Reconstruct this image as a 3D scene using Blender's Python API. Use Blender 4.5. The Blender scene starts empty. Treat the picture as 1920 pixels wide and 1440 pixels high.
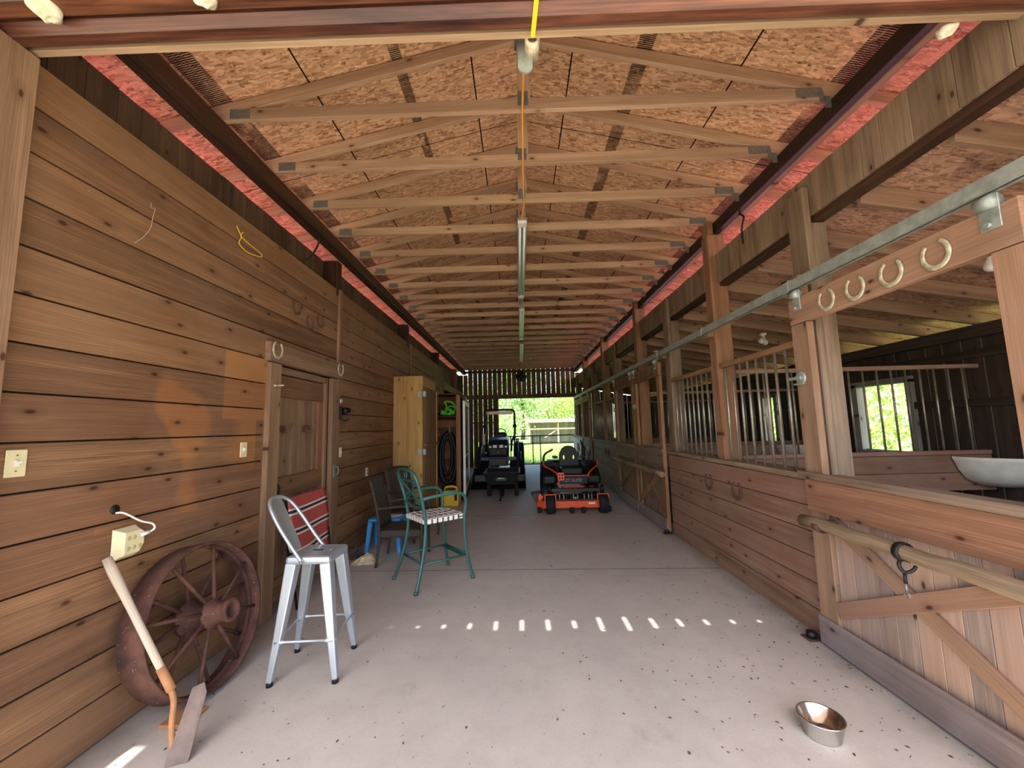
import bpy, bmesh, math, random
from mathutils import Vector, Matrix, Euler
random.seed(7)
SC = bpy.context.scene
COL = SC.collection
XF = {}
PI = math.pi

def V(*a): return Vector(a if len(a) == 3 else a[0])

class MB:
    """collects shapes and links them as ONE mesh; gc = coordinates along/across the grain, rnd = one random per board"""
    def __init__(s): s.v = []; s.f = []; s.g = []; s.r = []; s.sm = []
    def _add(s, vs, fs, gs, smooth=False):
        o = len(s.v); r = random.random()
        off = Vector((random.uniform(-50, 50), random.uniform(-50, 50), random.uniform(-50, 50)))
        s.v += [Vector(p) for p in vs]; s.g += [Vector(p) + off for p in gs]; s.r += [r] * len(vs)
        s.f += [[i + o for i in f] for f in fs]; s.sm += [smooth] * len(fs)
        return s
    def obox(s, c, d, ax, ch=0.0):
        c = Vector(c); hx, hy, hz = [k / 2 for k in d]; vs = []; gs = []; fs = []
        def P(x, y, z): vs.append(c + ax[0] * x + ax[1] * y + ax[2] * z); gs.append((x, y, z)); return len(vs) - 1
        if ch <= 0:
            for sx in (-1, 1):
                for sy in (-1, 1):
                    for sz in (-1, 1): P(sx * hx, sy * hy, sz * hz)
            fs = [(0, 1, 3, 2), (4, 6, 7, 5), (0, 4, 5, 1), (2, 3, 7, 6), (0, 2, 6, 4), (1, 5, 7, 3)]
        else:
            ch = min(ch, hx * .9, hy * .9, hz * .9); I = {}
            for sx in (-1, 1):
                for sy in (-1, 1):
                    for sz in (-1, 1):
                        k = (sx, sy, sz)
                        I[k] = (P(sx * hx, sy * (hy - ch), sz * (hz - ch)), P(sx * (hx - ch), sy * hy, sz * (hz - ch)), P(sx * (hx - ch), sy * (hy - ch), sz * hz))
                        fs.append(I[k])
            q = [(-1, -1), (-1, 1), (1, 1), (1, -1)]
            for e in (-1, 1):
                fs.append([I[(e, a, b)][0] for a, b in q]); fs.append([I[(a, e, b)][1] for a, b in q]); fs.append([I[(a, b, e)][2] for a, b in q])
            for a in (-1, 1):
                for b in (-1, 1):
                    fs.append((I[(-1, a, b)][1], I[(1, a, b)][1], I[(1, a, b)][2], I[(-1, a, b)][2]))
                    fs.append((I[(a, -1, b)][0], I[(a, 1, b)][0], I[(a, 1, b)][2], I[(a, -1, b)][2]))
                    fs.append((I[(a, b, -1)][0], I[(a, b, 1)][0], I[(a, b, 1)][1], I[(a, b, -1)][1]))
        return s._add(vs, fs, gs)
    def box(s, a, b, ax=None, ch=0.0):
        lo = [min(a[i], b[i]) for i in range(3)]; hi = [max(a[i], b[i]) for i in range(3)]; d = [hi[i] - lo[i] for i in range(3)]
        k = d.index(max(d)) if ax is None else 'xyz'.index(ax)
        o = [k] + [i for i in range(3) if i != k]
        if d[o[1]] < d[o[2]]: o[1], o[2] = o[2], o[1]
        E = [Vector((1, 0, 0)), Vector((0, 1, 0)), Vector((0, 0, 1))]
        return s.obox([(lo[i] + hi[i]) / 2 for i in range(3)], [d[i] for i in o], [E[i] for i in o], ch)
    def beam(s, p0, p1, w, h, up=(0, 0, 1), ch=0.0):
        p0 = Vector(p0); p1 = Vector(p1); a = (p1 - p0).normalized(); up = Vector(up)
        u = (up - a * up.dot(a)).normalized(); b = a.cross(u)
        if w >= h: return s.obox((p0 + p1) / 2, ((p1 - p0).length, w, h), (a, b, u), ch)
        return s.obox((p0 + p1) / 2, ((p1 - p0).length, h, w), (a, u, b), ch)
    def tube(s, pts, r, n=8, closed=False, caps=True, smooth=True, flat=None):
        pts = [Vector(p) for p in pts]; m = len(pts); R = r if isinstance(r, (list, tuple)) else [r] * m
        tg = []
        for i in range(m):
            a = pts[(i - 1) % m] if (closed or i > 0) else pts[i]; b = pts[(i + 1) % m] if (closed or i < m - 1) else pts[i]
            t = b - a; tg.append(t.normalized() if t.length > 1e-9 else Vector((0, 0, 1)))
        t = tg[0]; u = t.orthogonal().normalized()
        if flat is not None:
            u = Vector(flat[0]); u = (u - t * u.dot(t)).normalized()
        vs = []; gs = []; fs = []; L = 0
        for i in range(m):
            if i: L += (pts[i] - pts[i - 1]).length
            t = tg[i]; u = (u - t * u.dot(t)); u = u.normalized() if u.length > 1e-6 else t.orthogonal().normalized(); w = t.cross(u)
            for k in range(n):
                A = 2 * PI * (k + .5) / n
                ca, sa = math.cos(A), math.sin(A)
                if flat is not None: ca *= flat[1]; sa *= flat[2]
                vs.append(pts[i] + (u * ca + w * sa) * R[i]); gs.append((L, R[i] * ca, R[i] * sa))
        for i in range(m if closed else m - 1):
            j = (i + 1) % m
            for k in range(n): fs.append((i * n + k, i * n + (k + 1) % n, j * n + (k + 1) % n, j * n + k))
        s._add(vs, fs, gs, smooth)
        if caps and not closed:
            o = len(s.v) - n * m
            s.f.append([o + k for k in range(n)][::-1]); s.f.append([o + (m - 1) * n + k for k in range(n)]); s.sm += [False, False]
        return s
    def lathe(s, prof, n=24, c=(0, 0, 0), axis=(0, 0, 1), a0=0, a1=2 * PI, smooth=True, sx=1, sy=1, up=None):
        ax = Vector(axis).normalized(); u = Vector(up) if up else ax.orthogonal().normalized(); w = ax.cross(u); c = Vector(c)
        full = abs(a1 - a0 - 2 * PI) < 1e-6; cols = n if full else n + 1; vs = []; gs = []; fs = []
        for (r, z) in prof:
            for k in range(cols):
                A = a0 + (a1 - a0) * k / n
                p = c + (u * math.cos(A) * sx + w * math.sin(A) * sy) * r + ax * z; vs.append(p); gs.append((z, r * math.cos(A), r * math.sin(A)))
        for i in range(len(prof) - 1):
            for k in range(n):
                k2 = (k + 1) % cols
                fs.append((i * cols + k, i * cols + k2, (i + 1) * cols + k2, (i + 1) * cols + k))
        return s._add(vs, fs, gs, smooth)
    def prism(s, poly, o, A, B, d, smooth=False):
        """polygon in (a,b) on axes A,B at o, extruded by vector d"""
        o = Vector(o); A = Vector(A); B = Vector(B); d = Vector(d); n = len(poly)
        vs = [o + A * a + B * b for a, b in poly]; vs += [p + d for p in vs]; gs = [(a, b, 0) for a, b in poly] + [(a, b, d.length) for a, b in poly]
        fs = [list(range(n))[::-1], list(range(n, 2 * n))] + [(i, (i + 1) % n, n + (i + 1) % n, n + i) for i in range(n)]
        return s._add(vs, fs, gs, smooth)
    def quad(s, a, b, c, d): 
        vs = [Vector(p) for p in (a, b, c, d)]; e1 = (vs[1] - vs[0]); e2 = (vs[3] - vs[0])
        return s._add(vs, [(0, 1, 2, 3)], [(0, 0, 0), (e1.length, 0, 0), (e1.length, e2.length, 0), (0, e2.length, 0)])
    def xf(s, M, i0=0):
        for i in range(i0, len(s.v)): s.v[i] = M @ s.v[i]
        return s
    def build(s, name, mat, parent=None, local=False, sub=0, bevel=0, solid=0, kind=None, label=None):
        me = bpy.data.meshes.new(name); vs = s.v
        if parent is None:
            lo = [min(p[i] for p in vs) for i in range(3)]; hi = [max(p[i] for p in vs) for i in range(3)]
            org = Vector(((lo[0] + hi[0]) / 2, (lo[1] + hi[1]) / 2, lo[2])); vs = [p - org for p in vs]
        elif not local:
            loc, rz = XF[parent.name]; Mi = Matrix.Rotation(-rz, 4, 'Z'); vs = [Mi @ (p - loc) for p in vs]
        me.from_pydata([tuple(p) for p in vs], [], s.f)
        bm = bmesh.new(); bm.from_mesh(me); bmesh.ops.recalc_face_normals(bm, faces=bm.faces); bm.to_mesh(me); bm.free()
        me.polygons.foreach_set('use_smooth', s.sm)
        a = me.attributes.new('gc', 'FLOAT_VECTOR', 'POINT'); a.data.foreach_set('vector', [c for g in s.g for c in g])
        a = me.attributes.new('rnd', 'FLOAT', 'POINT'); a.data.foreach_set('value', s.r)
        me.materials.append(mat)
        o = bpy.data.objects.new(name, me); COL.objects.link(o)
        if parent is None: o.location = org; XF[o.name] = (org, 0)
        else: o.parent = parent; XF[o.name] = XF[parent.name]
        if solid: m = o.modifiers.new('s', 'SOLIDIFY'); m.thickness = solid; m.offset = 0
        if bevel: m = o.modifiers.new('b', 'BEVEL'); m.width = bevel; m.segments = 2; m.limit_method = 'ANGLE'
        if sub: m = o.modifiers.new('ss', 'SUBSURF'); m.levels = sub; m.render_levels = sub
        if kind: o['kind'] = kind
        if label: o['label'] = label
        return o

def tag(o, label, cat, group=None, kind=None):
    o['label'] = label; o['category'] = cat
    if group: o['group'] = group
    if kind: o['kind'] = kind
    return o
def thing(name, label, cat, loc=(0, 0, 0), rz=0, group=None):
    o = bpy.data.objects.new(name, None); COL.objects.link(o); o.location = loc; o.rotation_euler = (0, 0, rz); o.empty_display_size = .1
    XF[o.name] = (Vector(loc), rz); return tag(o, label, cat, group)
def struct(o): o['kind'] = 'structure'; return o
def dup(root, loc, rz=None, label=None, group=None):
    r = root.copy(); COL.objects.link(r); r.location = loc
    if rz is not None: r.rotation_euler = (0, 0, rz)
    XF[r.name] = (Vector(loc), r.rotation_euler.z)
    if label: r['label'] = label
    if group: r['group'] = group
    for ch in root.children:
        c = ch.copy(); COL.objects.link(c); c.parent = r
        for g in ch.children:
            d = g.copy(); COL.objects.link(d); d.parent = c
    return r
def arc(c, r, a0, a1, n, A=(1, 0, 0), B=(0, 0, 1)):
    c = Vector(c); A = Vector(A); B = Vector(B)
    return [c + A * (r * math.cos(a0 + (a1 - a0) * i / n)) + B * (r * math.sin(a0 + (a1 - a0) * i / n)) for i in range(n + 1)]
def spline(P, n=6, closed=False):
    P = [Vector(p) for p in P]; m = len(P); out = []
    for i in range(m if closed else m - 1):
        if closed: a, b, c, d = P[(i - 1) % m], P[i], P[(i + 1) % m], P[(i + 2) % m]
        else: a, b, c, d = P[max(i - 1, 0)], P[i], P[i + 1], P[min(i + 2, m - 1)]
        for k in range(n):
            t = k / n; out.append(.5 * ((2 * b) + (c - a) * t + (2 * a - 5 * b + 4 * c - d) * t * t + (3 * b - a - 3 * c + d) * t ** 3))
    if not closed: out.append(P[-1])
    return out
ORD = 'first second third fourth fifth sixth seventh eighth ninth tenth eleventh twelfth thirteenth fourteenth fifteenth sixteenth seventeenth eighteenth nineteenth twentieth twenty-first twenty-second twenty-third twenty-fourth twenty-fifth twenty-sixth twenty-seventh'.split()
SKY_S, SUN_S, EXPO = .28, 5.0, 1.45
# ---------------------------------------------------------------- materials
def lin(c):
    f = lambda u: u / 12.92 if u <= .04045 else ((u + .055) / 1.055) ** 2.4
    return tuple(f(x / 255) for x in c) + (1,)
class NT:
    def __init__(s, name):
        s.m = bpy.data.materials.new(name); s.m.use_nodes = True; s.t = s.m.node_tree; s.b = s.t.nodes['Principled BSDF']
    def n(s, typ, **kw):
        x = s.t.nodes.new(typ)
        for k, v in kw.items():
            if k.startswith('i_'):
                key = k[2:]; x.inputs[int(key) if key.isdigit() else key.replace('_', ' ')].default_value = v
            else: setattr(x, k, v)
        return x
    def l(s, a, b): s.t.links.new(a, b); return s
    def math(s, op, a, b=None, clamp=False):
        x = s.n('ShaderNodeMath', operation=op, use_clamp=clamp)
        for i, v in enumerate((a, b)):
            if v is None: continue
            if isinstance(v, (int, float)): x.inputs[i].default_value = v
            else: s.l(v, x.inputs[i])
        return x.outputs[0]
    def vmath(s, op, a, b=None):
        x = s.n('ShaderNodeVectorMath', operation=op)
        for i, v in enumerate((a, b)):
            if v is None: continue
            if isinstance(v, (tuple, list)): x.inputs[i].default_value = v
            else: s.l(v, x.inputs[i])
        return x.outputs[0]
    def mix(s, fac, a, b, mode='MIX'):
        x = s.n('ShaderNodeMix', data_type='RGBA', blend_type=mode, clamp_factor=True)
        for i, v in ((0, fac), (6, a), (7, b)):
            if isinstance(v, (int, float)): x.inputs[i].default_value = v
            elif isinstance(v, tuple): x.inputs[i].default_value = v
            else: s.l(v, x.inputs[i])
        return x.outputs[2]
    def ramp(s, v, pts, interp='LINEAR'):
        x = s.n('ShaderNodeValToRGB'); r = x.color_ramp; r.interpolation = interp
        while len(r.elements) < len(pts): r.elements.new(.5)
        for e, (p, c) in zip(r.elements, pts): e.position = p; e.color = c if isinstance(c, tuple) else (c, c, c, 1)
        s.l(v, x.inputs[0]); return x.outputs[0]
    def noise(s, vec, scale, detail=3, rough=.55, dist=0):
        x = s.n('ShaderNodeTexNoise', i_Scale=scale, i_Detail=detail, i_Roughness=rough, i_Distortion=dist)
        if vec is not None: s.l(vec, x.inputs['Vector'])
        return x.outputs[0]
    def voro(s, vec, scale, out='Distance', feature='F1', rand=1):
        x = s.n('ShaderNodeTexVoronoi', i_Scale=scale, feature=feature, i_Randomness=rand); s.l(vec, x.inputs['Vector']); return x.outputs[out]
    def pos(s): return s.n('ShaderNodeNewGeometry').outputs['Position']
    def obj(s): return s.n('ShaderNodeTexCoord').outputs['Object']
    def sep(s, v): x = s.n('ShaderNodeSeparateXYZ'); s.l(v, x.inputs[0]); return x.outputs
    def bump(s, h, strength=.3, dist=.005):
        x = s.n('ShaderNodeBump', i_Strength=strength, i_Distance=dist); s.l(h, x.inputs['Height']); s.l(x.outputs[0], s.b.inputs['Normal'])
    def gc(s):
        a = s.n('ShaderNodeAttribute', attribute_name='gc').outputs['Vector']; o = s.n('ShaderNodeObjectInfo').outputs['Random']
        c = s.n('ShaderNodeCombineXYZ'); k = s.math('MULTIPLY', o, 37.0); s.l(k, c.inputs[0]); s.l(k, c.inputs[1]); s.l(k, c.inputs[2])
        return s.vmath('ADD', a, c.outputs[0])
    def rnd(s):
        a = s.n('ShaderNodeAttribute', attribute_name='rnd').outputs['Fac']; o = s.n('ShaderNodeObjectInfo').outputs['Random']
        return s.math('FRACT', s.math('ADD', a, o))
    def base(s, c):
        if isinstance(c, tuple): s.b.inputs['Base Color'].default_value = c
        else: s.l(c, s.b.inputs['Base Color'])
    def set(s, rough=None, metal=None, spec=None):
        for k, v in (('Roughness', rough), ('Metallic', metal), ('Specular IOR Level', spec)):
            if v is None: continue
            if isinstance(v, (int, float)): s.b.inputs[k].default_value = v
            else: s.l(v, s.b.inputs[k])
        return s

def wood(name, light, dark, knot=(60, 32, 20), tint=None, rough=.75, var=.3, lines=.35, knots=1.0, gray=None, grayf=.0, fresh=None, streak=0, spec=.25, scale=1.0):
    N = NT(name); g = N.gc(); r = N.rnd()
    def soft(c, k=.16): y = .3 * c[0] + .59 * c[1] + .11 * c[2]; return tuple(v + (y - v) * k for v in c)
    L = lin(soft(light)); D = lin(soft(tuple(v * .86 for v in dark))); tint = soft(tint) if tint else None
    n1 = N.noise(N.vmath('MULTIPLY', g, (.55 * scale, 9 * scale, 9 * scale)), 1.0, 6, .62, .4)
    wv = N.n('ShaderNodeTexWave', wave_type='BANDS', bands_direction='Y', i_Scale=2.6 * scale, i_Distortion=9.0, i_Detail=2.0, i_Detail_Scale=1.3)
    N.l(N.vmath('MULTIPLY', g, (.5, 12, 5.0)), wv.inputs['Vector'])
    fine = N.noise(N.vmath('MULTIPLY', g, (2.5, 85, 85)), 1.0, 3, .6)
    f = N.ramp(n1, [(.30, 0.0), (.72, 1.0)])
    c = N.mix(f, D, L)
    c = N.mix(N.math('MULTIPLY', N.ramp(wv.outputs[0], [(.40, 0.0), (.85, 1.0)]), lines), c, N.mix(.85, c, D))
    c = N.mix(N.math('MULTIPLY', N.ramp(fine, [(.40, 1.0), (.58, 0.0)]), .55), c, N.mix(.7, c, D))
    if tint: c = N.mix(N.math('MULTIPLY', N.ramp(N.math('FRACT', N.math('MULTIPLY', r, 7.3)), [(.45, 0.0), (.9, 1.0)]), .75), c, N.mix(.75, c, lin(tint)))
    if gray:
        gn = N.noise(N.vmath('MULTIPLY', N.pos(), (1.2, 1.2, .8)), 1.6, 4, .6)
        c = N.mix(N.math('MULTIPLY', N.ramp(gn, [(.38, 0.0), (.62, 1.0)]), grayf), c, N.mix(.72, c, lin(gray)))
    if streak:
        sn = N.noise(N.vmath('MULTIPLY', g, (.8, 26, 26)), 1.0, 4, .7)
        c = N.mix(N.math('MULTIPLY', N.ramp(sn, [(.5, 0.0), (.72, 1.0)]), streak), c, N.mix(.7, c, lin((38, 28, 22))))
    if fresh:
        # unfaded patches where things once hung: a hard-edged board shape by the door and drifting lobes
        p = N.sep(N.pos()); y = p[1]; z = p[2]
        rect = N.math('MULTIPLY', N.math('LESS_THAN', N.math('ABSOLUTE', N.math('SUBTRACT', y, 3.2)), .25), N.math('LESS_THAN', N.math('ABSOLUTE', N.math('SUBTRACT', z, 1.98)), .27))
        nz = N.noise(N.vmath('MULTIPLY', N.pos(), (1, 1.5, 1.2)), 1.3, 1, .3)
        env = N.math('MULTIPLY', N.math('LESS_THAN', N.math('ABSOLUTE', N.math('SUBTRACT', y, 2.72)), .62), N.math('LESS_THAN', N.math('ABSOLUTE', N.math('SUBTRACT', z, 1.66)), .58))
        lob = N.math('MULTIPLY', N.ramp(nz, [(.49, 0.0), (.55, 1.0)]), env)
        m = N.math('MAXIMUM', rect, lob)
        c = N.mix(N.math('MULTIPLY', m, .55), c, N.mix(.6, c, lin(fresh)))
    if knots > 0:
        vo = N.n('ShaderNodeTexVoronoi', voronoi_dimensions='2D', i_Scale=1.0); N.l(N.vmath('MULTIPLY', g, (2.5, 5.2, 0)), vo.inputs['Vector'])
        k = N.math('MULTIPLY', N.ramp(vo.outputs['Distance'], [(.030, 1.0), (.05 + .025 * knots, 0.0)]), N.math('GREATER_THAN', N.sep(vo.outputs['Color'])[0], .80 - .32 * knots))
        c = N.mix(N.math('MULTIPLY', k, .88), c, lin(knot))
        halo = N.math('MULTIPLY', N.ramp(vo.outputs['Distance'], [(.07, 1.0), (.2, 0.0)]), N.math('GREATER_THAN', N.sep(vo.outputs['Color'])[0], .80 - .32 * knots))
        c = N.mix(N.math('MULTIPLY', halo, .3), c, N.mix(.7, c, lin(knot)))
    hs = N.n('ShaderNodeHueSaturation'); N.l(c, hs.inputs['Color'])
    N.l(N.math('ADD', N.math('MULTIPLY', r, var), 1 - var / 2), hs.inputs['Value'])
    N.l(N.math('ADD', N.math('MULTIPLY', N.math('FRACT', N.math('MULTIPLY', r, 13.7)), .010), .495), hs.inputs['Hue'])
    N.base(hs.outputs[0]); N.set(rough, 0, spec)
    N.bump(N.math('ADD', n1, N.math('MULTIPLY', fine, .5)), .25, .004)
    return N.m

def plain(name, col, rough=.5, metal=0, var=.12, col2=None, nscale=8, bump=0, spec=None, speck=None):
    N = NT(name); c = lin(col); n = N.noise(N.obj(), nscale, 4, .6)
    c2 = lin(col2) if col2 else tuple(k * (1 - var * 2.5) for k in c[:3]) + (1,)
    cc = N.mix(N.ramp(n, [(.35, 0.0), (.7, 1.0)]), c, c2)
    if speck:
        v = N.noise(N.obj(), nscale * 7, 2, .5); cc = N.mix(N.ramp(v, [(.70, 0.0), (.74, 1.0)]), cc, lin(speck))
    N.base(cc); N.set(rough, metal, spec)
    if bump: N.bump(N.noise(N.obj(), nscale * 4, 4, .6), bump, .004)
    return N.m

def osb(name, light, mid, dark, stamps=True, stain=.0):
    N = NT(name); a = N.n('ShaderNodeAttribute', attribute_name='gc').outputs['Vector']
    vals = []
    for i, (ang, sx, sy) in enumerate(((.35, 15, 75), (1.25, 14, 64), (2.3, 17, 82), (2.9, 12, 58))):
        mp = N.n('ShaderNodeMapping', i_Rotation=(0, 0, ang), i_Scale=(sx, sy, 1), i_Location=(i * 3.1, i * 7.7, 0)); N.l(a, mp.inputs[0])
        dn = N.n('ShaderNodeTexNoise', i_Scale=.6, i_Detail=1.0); N.l(mp.outputs[0], dn.inputs['Vector'])
        d = N.vmath('ADD', mp.outputs[0], N.vmath('MULTIPLY', dn.outputs[1], (1.3, .8, 0)))
        vals.append(N.sep(N.voro(d, 1.0, 'Color'))[0])
    pick = N.sep(N.voro(a, 19.0, 'Color'))
    v = vals[0]
    for i, t in ((1, .28), (2, .52), (3, .76)):
        v = N.mix(N.math('GREATER_THAN', pick[0], t), v, vals[i])
    grain = N.noise(N.vmath('MULTIPLY', a, (46, 70, 1)), 1.0, 3, .65)
    f = N.math('ADD', N.math('MULTIPLY', v, .62), N.math('MULTIPLY', grain, .42))
    c = N.ramp(f, [(.12, lin(dark)), (.32, lin(mid)), (.70, lin(light)), (.98, tuple(min(1, k * 1.35) for k in lin(light)[:3]) + (1,))])
    big = N.noise(a, .9, 4, .6); c = N.mix(N.math('MULTIPLY', N.ramp(big, [(.4, 0.0), (.7, 1.0)]), .35), c, N.mix(.6, c, lin(dark)))
    s = N.sep(N.pos())
    if stamps:
        x = s[0]; y = s[1]
        def near(c0, w): return N.math('LESS_THAN', N.math('ABSOLUTE', N.math('SUBTRACT', x, c0)), w)
        seam = N.math('ADD', N.math('ADD', near(-.30, .006), near(.49, .006)), N.math('ADD', near(1.70, .006), near(-1.50, .006)))
        yy = N.math('LESS_THAN', N.math('ABSOLUTE', N.math('SUBTRACT', N.math('MODULO', y, 2.44), 1.1)), .004)
        c = N.mix(N.math('MAXIMUM', seam, yy), c, lin((25, 17, 12)))
        ink = N.math('ADD', N.math('ADD', near(-2.14, .075), near(2.42, .09)), N.math('ADD', near(1.0, .055), near(-.84, .04)), True)
        mp = N.vmath('MULTIPLY', N.pos(), (9, 5, 0)); brk = N.noise(mp, 1.0, 2, .5); fine = N.n('ShaderNodeTexWave', wave_type='BANDS', bands_direction='Y', i_Scale=22.0, i_Distortion=3.0, i_Detail=3.0)
        N.l(N.vmath('MULTIPLY', N.pos(), (2.2, 1, 0)), fine.inputs['Vector'])
        pres = N.ramp(N.noise(N.vmath('MULTIPLY', N.pos(), (.4, 1.3, 0)), 1.0, 1, .4), [(.38, 0.0), (.44, 1.0)])
        ink = N.math('MULTIPLY', N.math('MULTIPLY', ink, pres), N.math('MULTIPLY', N.ramp(brk, [(.28, 0.0), (.38, 1.0)]), N.ramp(fine.outputs[0], [(.25, 0.25), (.45, 1.0)])))
        c = N.mix(N.math('MULTIPLY', ink, .95), c, lin((22, 18, 16)))
    if stain:
        st = N.noise(N.vmath('MULTIPLY', a, (1.6, 3.0, 1)), 1.0, 5, .65)
        c = N.mix(N.math('MULTIPLY', N.ramp(st, [(.5, 0.0), (.68, 1.0)]), stain), c, lin((30, 22, 20)))
    N.base(c); N.set(.85, 0, .2); N.bump(v, .2, .004)
    return N.m

def concrete():
    N = NT('concrete'); p = N.pos(); s = N.sep(p)
    a = N.noise(p, 1.1, 6, .65); b = N.noise(p, 6, 5, .65); f = N.noise(p, 60, 3, .6)
    c = N.mix(N.ramp(a, [(.3, 0.0), (.7, 1.0)]), lin((178, 170, 161)), lin((196, 187, 174)))
    c = N.mix(N.math('MULTIPLY', N.ramp(b, [(.45, 0.0), (.75, 1.0)]), .35), c, lin((162, 150, 138)))
    c = N.mix(N.math('MULTIPLY', N.ramp(f, [(.5, 0.0), (.72, 1.0)]), .22), c, lin((150, 138, 124)))
    st = N.noise(N.vmath('MULTIPLY', p, (2.2, 1.4, 1)), 1.0, 6, .7)
    c = N.mix(N.math('MULTIPLY', N.ramp(st, [(.60, 0.0), (.72, 1.0)]), .3), c, lin((118, 104, 92)))
    sp = N.noise(N.vmath('MULTIPLY', p, (1.0, .7, 1)), 26, 2, .5); cl = N.noise(p, 1.7, 2, .5)
    c = N.mix(N.math('MULTIPLY', N.ramp(sp, [(.715, 0.0), (.735, 1.0)]), N.ramp(cl, [(.42, 0.0), (.55, .85)])), c, lin((52, 42, 36)))
    # grime washed to the foot of both walls
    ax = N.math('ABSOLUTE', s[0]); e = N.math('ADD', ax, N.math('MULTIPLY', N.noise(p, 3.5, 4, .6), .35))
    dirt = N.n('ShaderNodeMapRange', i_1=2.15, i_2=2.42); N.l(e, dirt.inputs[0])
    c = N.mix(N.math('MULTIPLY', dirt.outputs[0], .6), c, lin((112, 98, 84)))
    for j in (4.6, 7.33, 10.15, 13.0):
        w = N.math('ADD', N.math('SUBTRACT', s[1], j), N.math('MULTIPLY', s[0], .028))
        w = N.math('ADD', w, N.math('MULTIPLY', N.math('SUBTRACT', N.noise(p, 14, 3, .6), .5), .014))
        ln = N.ramp(N.math('ABSOLUTE', w), [(.0, 1.0), (.006, .9), (.012, 0.0)]); c = N.mix(N.math('MULTIPLY', ln, .75), c, lin((66, 54, 46)))
    N.base(c); N.set(.62, 0, .35); N.bump(N.math('ADD', b, f), .12, .004)
    return N.m

M = {}
M['siding'] = wood('siding_wood', (174, 124, 78), (112, 72, 42), tint=(140, 90, 60), gray=(146, 116, 92), grayf=.35, fresh=(196, 128, 66), var=.36, lines=.75)
M['redwood'] = wood('redwood', (176, 128, 98), (134, 92, 66), tint=(154, 102, 80), gray=(160, 138, 126), grayf=.35, var=.26)
M['stall'] = wood('stall_door_wood', (186, 138, 104), (146, 102, 74), tint=(172, 116, 78), gray=(170, 150, 136), grayf=.2, var=.2, lines=.5)
M['belt'] = wood('belt_rail_wood', (190, 134, 96), (148, 96, 66), var=.06, lines=.6)
M['gateboard'] = wood('gate_board', (196, 164, 140), (150, 116, 96), tint=(190, 138, 104), gray=(172, 156, 148), grayf=.5, var=.24, streak=.35)
M['kick'] = wood('kick_board', (160, 138, 126), (122, 100, 92), gray=(150, 138, 134), grayf=.6, var=.15)
M['post'] = wood('post_wood', (178, 126, 82), (134, 86, 52), var=.25, lines=.5, gray=(140, 116, 92), grayf=.3, knots=.5)
M['jamb'] = wood('jamb_wood', (176, 136, 100), (136, 98, 70), var=.15, lines=.5, knots=.4)
M['oldpost'] = wood('weathered_post', (158, 126, 98), (112, 86, 64), var=.2, knots=.3, gray=(140, 124, 108), grayf=.5)
M['fascia'] = wood('fascia_board', (172, 138, 104), (124, 94, 68), gray=(150, 134, 120), grayf=.45, var=.28, streak=.7, knots=.4)
M['band'] = wood('band_board', (132, 98, 74), (90, 64, 48), var=.3, streak=.3, knots=.6)
M['pine'] = wood('truss_pine', (220, 178, 134), (186, 142, 102), knot=(88, 50, 26), var=.2, lines=.5, knots=1.1)
M['rafter'] = wood('rafter_pine', (202, 156, 122), (162, 120, 92), var=.25, knots=.9, streak=.15)
M['beamdark'] = wood('beam_dark', (92, 58, 40), (52, 32, 24), var=.15, knots=.4, rough=.5)
M['beamblack'] = wood('beam_darker', (62, 40, 34), (36, 24, 22), var=.1, knots=.3, rough=.5)
M['log'] = wood('front_beam_wood', (178, 104, 66), (58, 30, 24), tint=None, var=.05, knots=.0, rough=.35, spec=.5, streak=.75, scale=.8)
M['strip'] = wood('strip_wood', (214, 178, 136), (184, 144, 104), knots=.5, var=.1)
M['cabinet'] = wood('cabinet_pine', (222, 172, 98), (190, 136, 66), knot=(96, 52, 22), var=.18, lines=.5, knots=1.5)
M['cabdoor'] = wood('cabinet_door_wood', (176, 134, 88), (132, 94, 58), var=.25, knots=.8)
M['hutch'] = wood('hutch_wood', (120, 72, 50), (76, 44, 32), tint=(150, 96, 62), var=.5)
M['farboard'] = wood('far_board', (158, 116, 90), (112, 78, 60), var=.35, knots=.4)
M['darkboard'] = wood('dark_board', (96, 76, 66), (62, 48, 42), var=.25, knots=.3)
M['rail'] = wood('rail_pole', (178, 144, 106), (118, 90, 62), var=.05, gray=(140, 124, 106), grayf=.6, streak=.5, knots=.4, scale=3.0)
M['osb'] = osb('osb_ceiling', (218, 176, 134), (182, 138, 100), (98, 66, 44))
M['osblean'] = osb('osb_lean_to', (208, 164, 136), (172, 130, 108), (104, 74, 62), False, .55)
M['concrete'] = concrete()
M['redmetal'] = plain('red_roof_metal', (232, 140, 158), .4, 0, .04)
M['galv'] = plain('galvanised', (168, 174, 166), .45, .35, .15, nscale=14)
M['bar'] = plain('grille_bar', (178, 172, 158), .4, .6, .15, (132, 112, 92), nscale=5)
M['plate'] = plain('gusset_steel', (140, 142, 138), .5, .6, .1, nscale=40)
M['shoe'] = plain('pale_horseshoe', (212, 202, 172), .5, .3, .2, (150, 138, 112), nscale=30)
M['rusty'] = plain('rust_iron', (104, 66, 52), .85, .1, .25, (62, 40, 36), nscale=9, bump=.5, speck=(150, 132, 118))
M['rustshoe'] = plain('rusty_horseshoe', (112, 84, 66), .8, .2, .25, nscale=20)
M['rustorange'] = plain('rust_orange', (168, 118, 76), .8, 0, .1)
M['silver'] = plain('silver_paint', (180, 188, 194), .32, .55, .04)
M['silverin'] = plain('silver_paint_back', (168, 170, 164), .38, .5, .05)
M['black'] = plain('black_plastic', (11, 11, 12), .55, 0, .1)
M['blackmetal'] = plain('black_metal', (10, 10, 12), .42, .1, .1)
M['rubber'] = plain('rubber', (16, 16, 17), .8, 0, .15)
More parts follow.
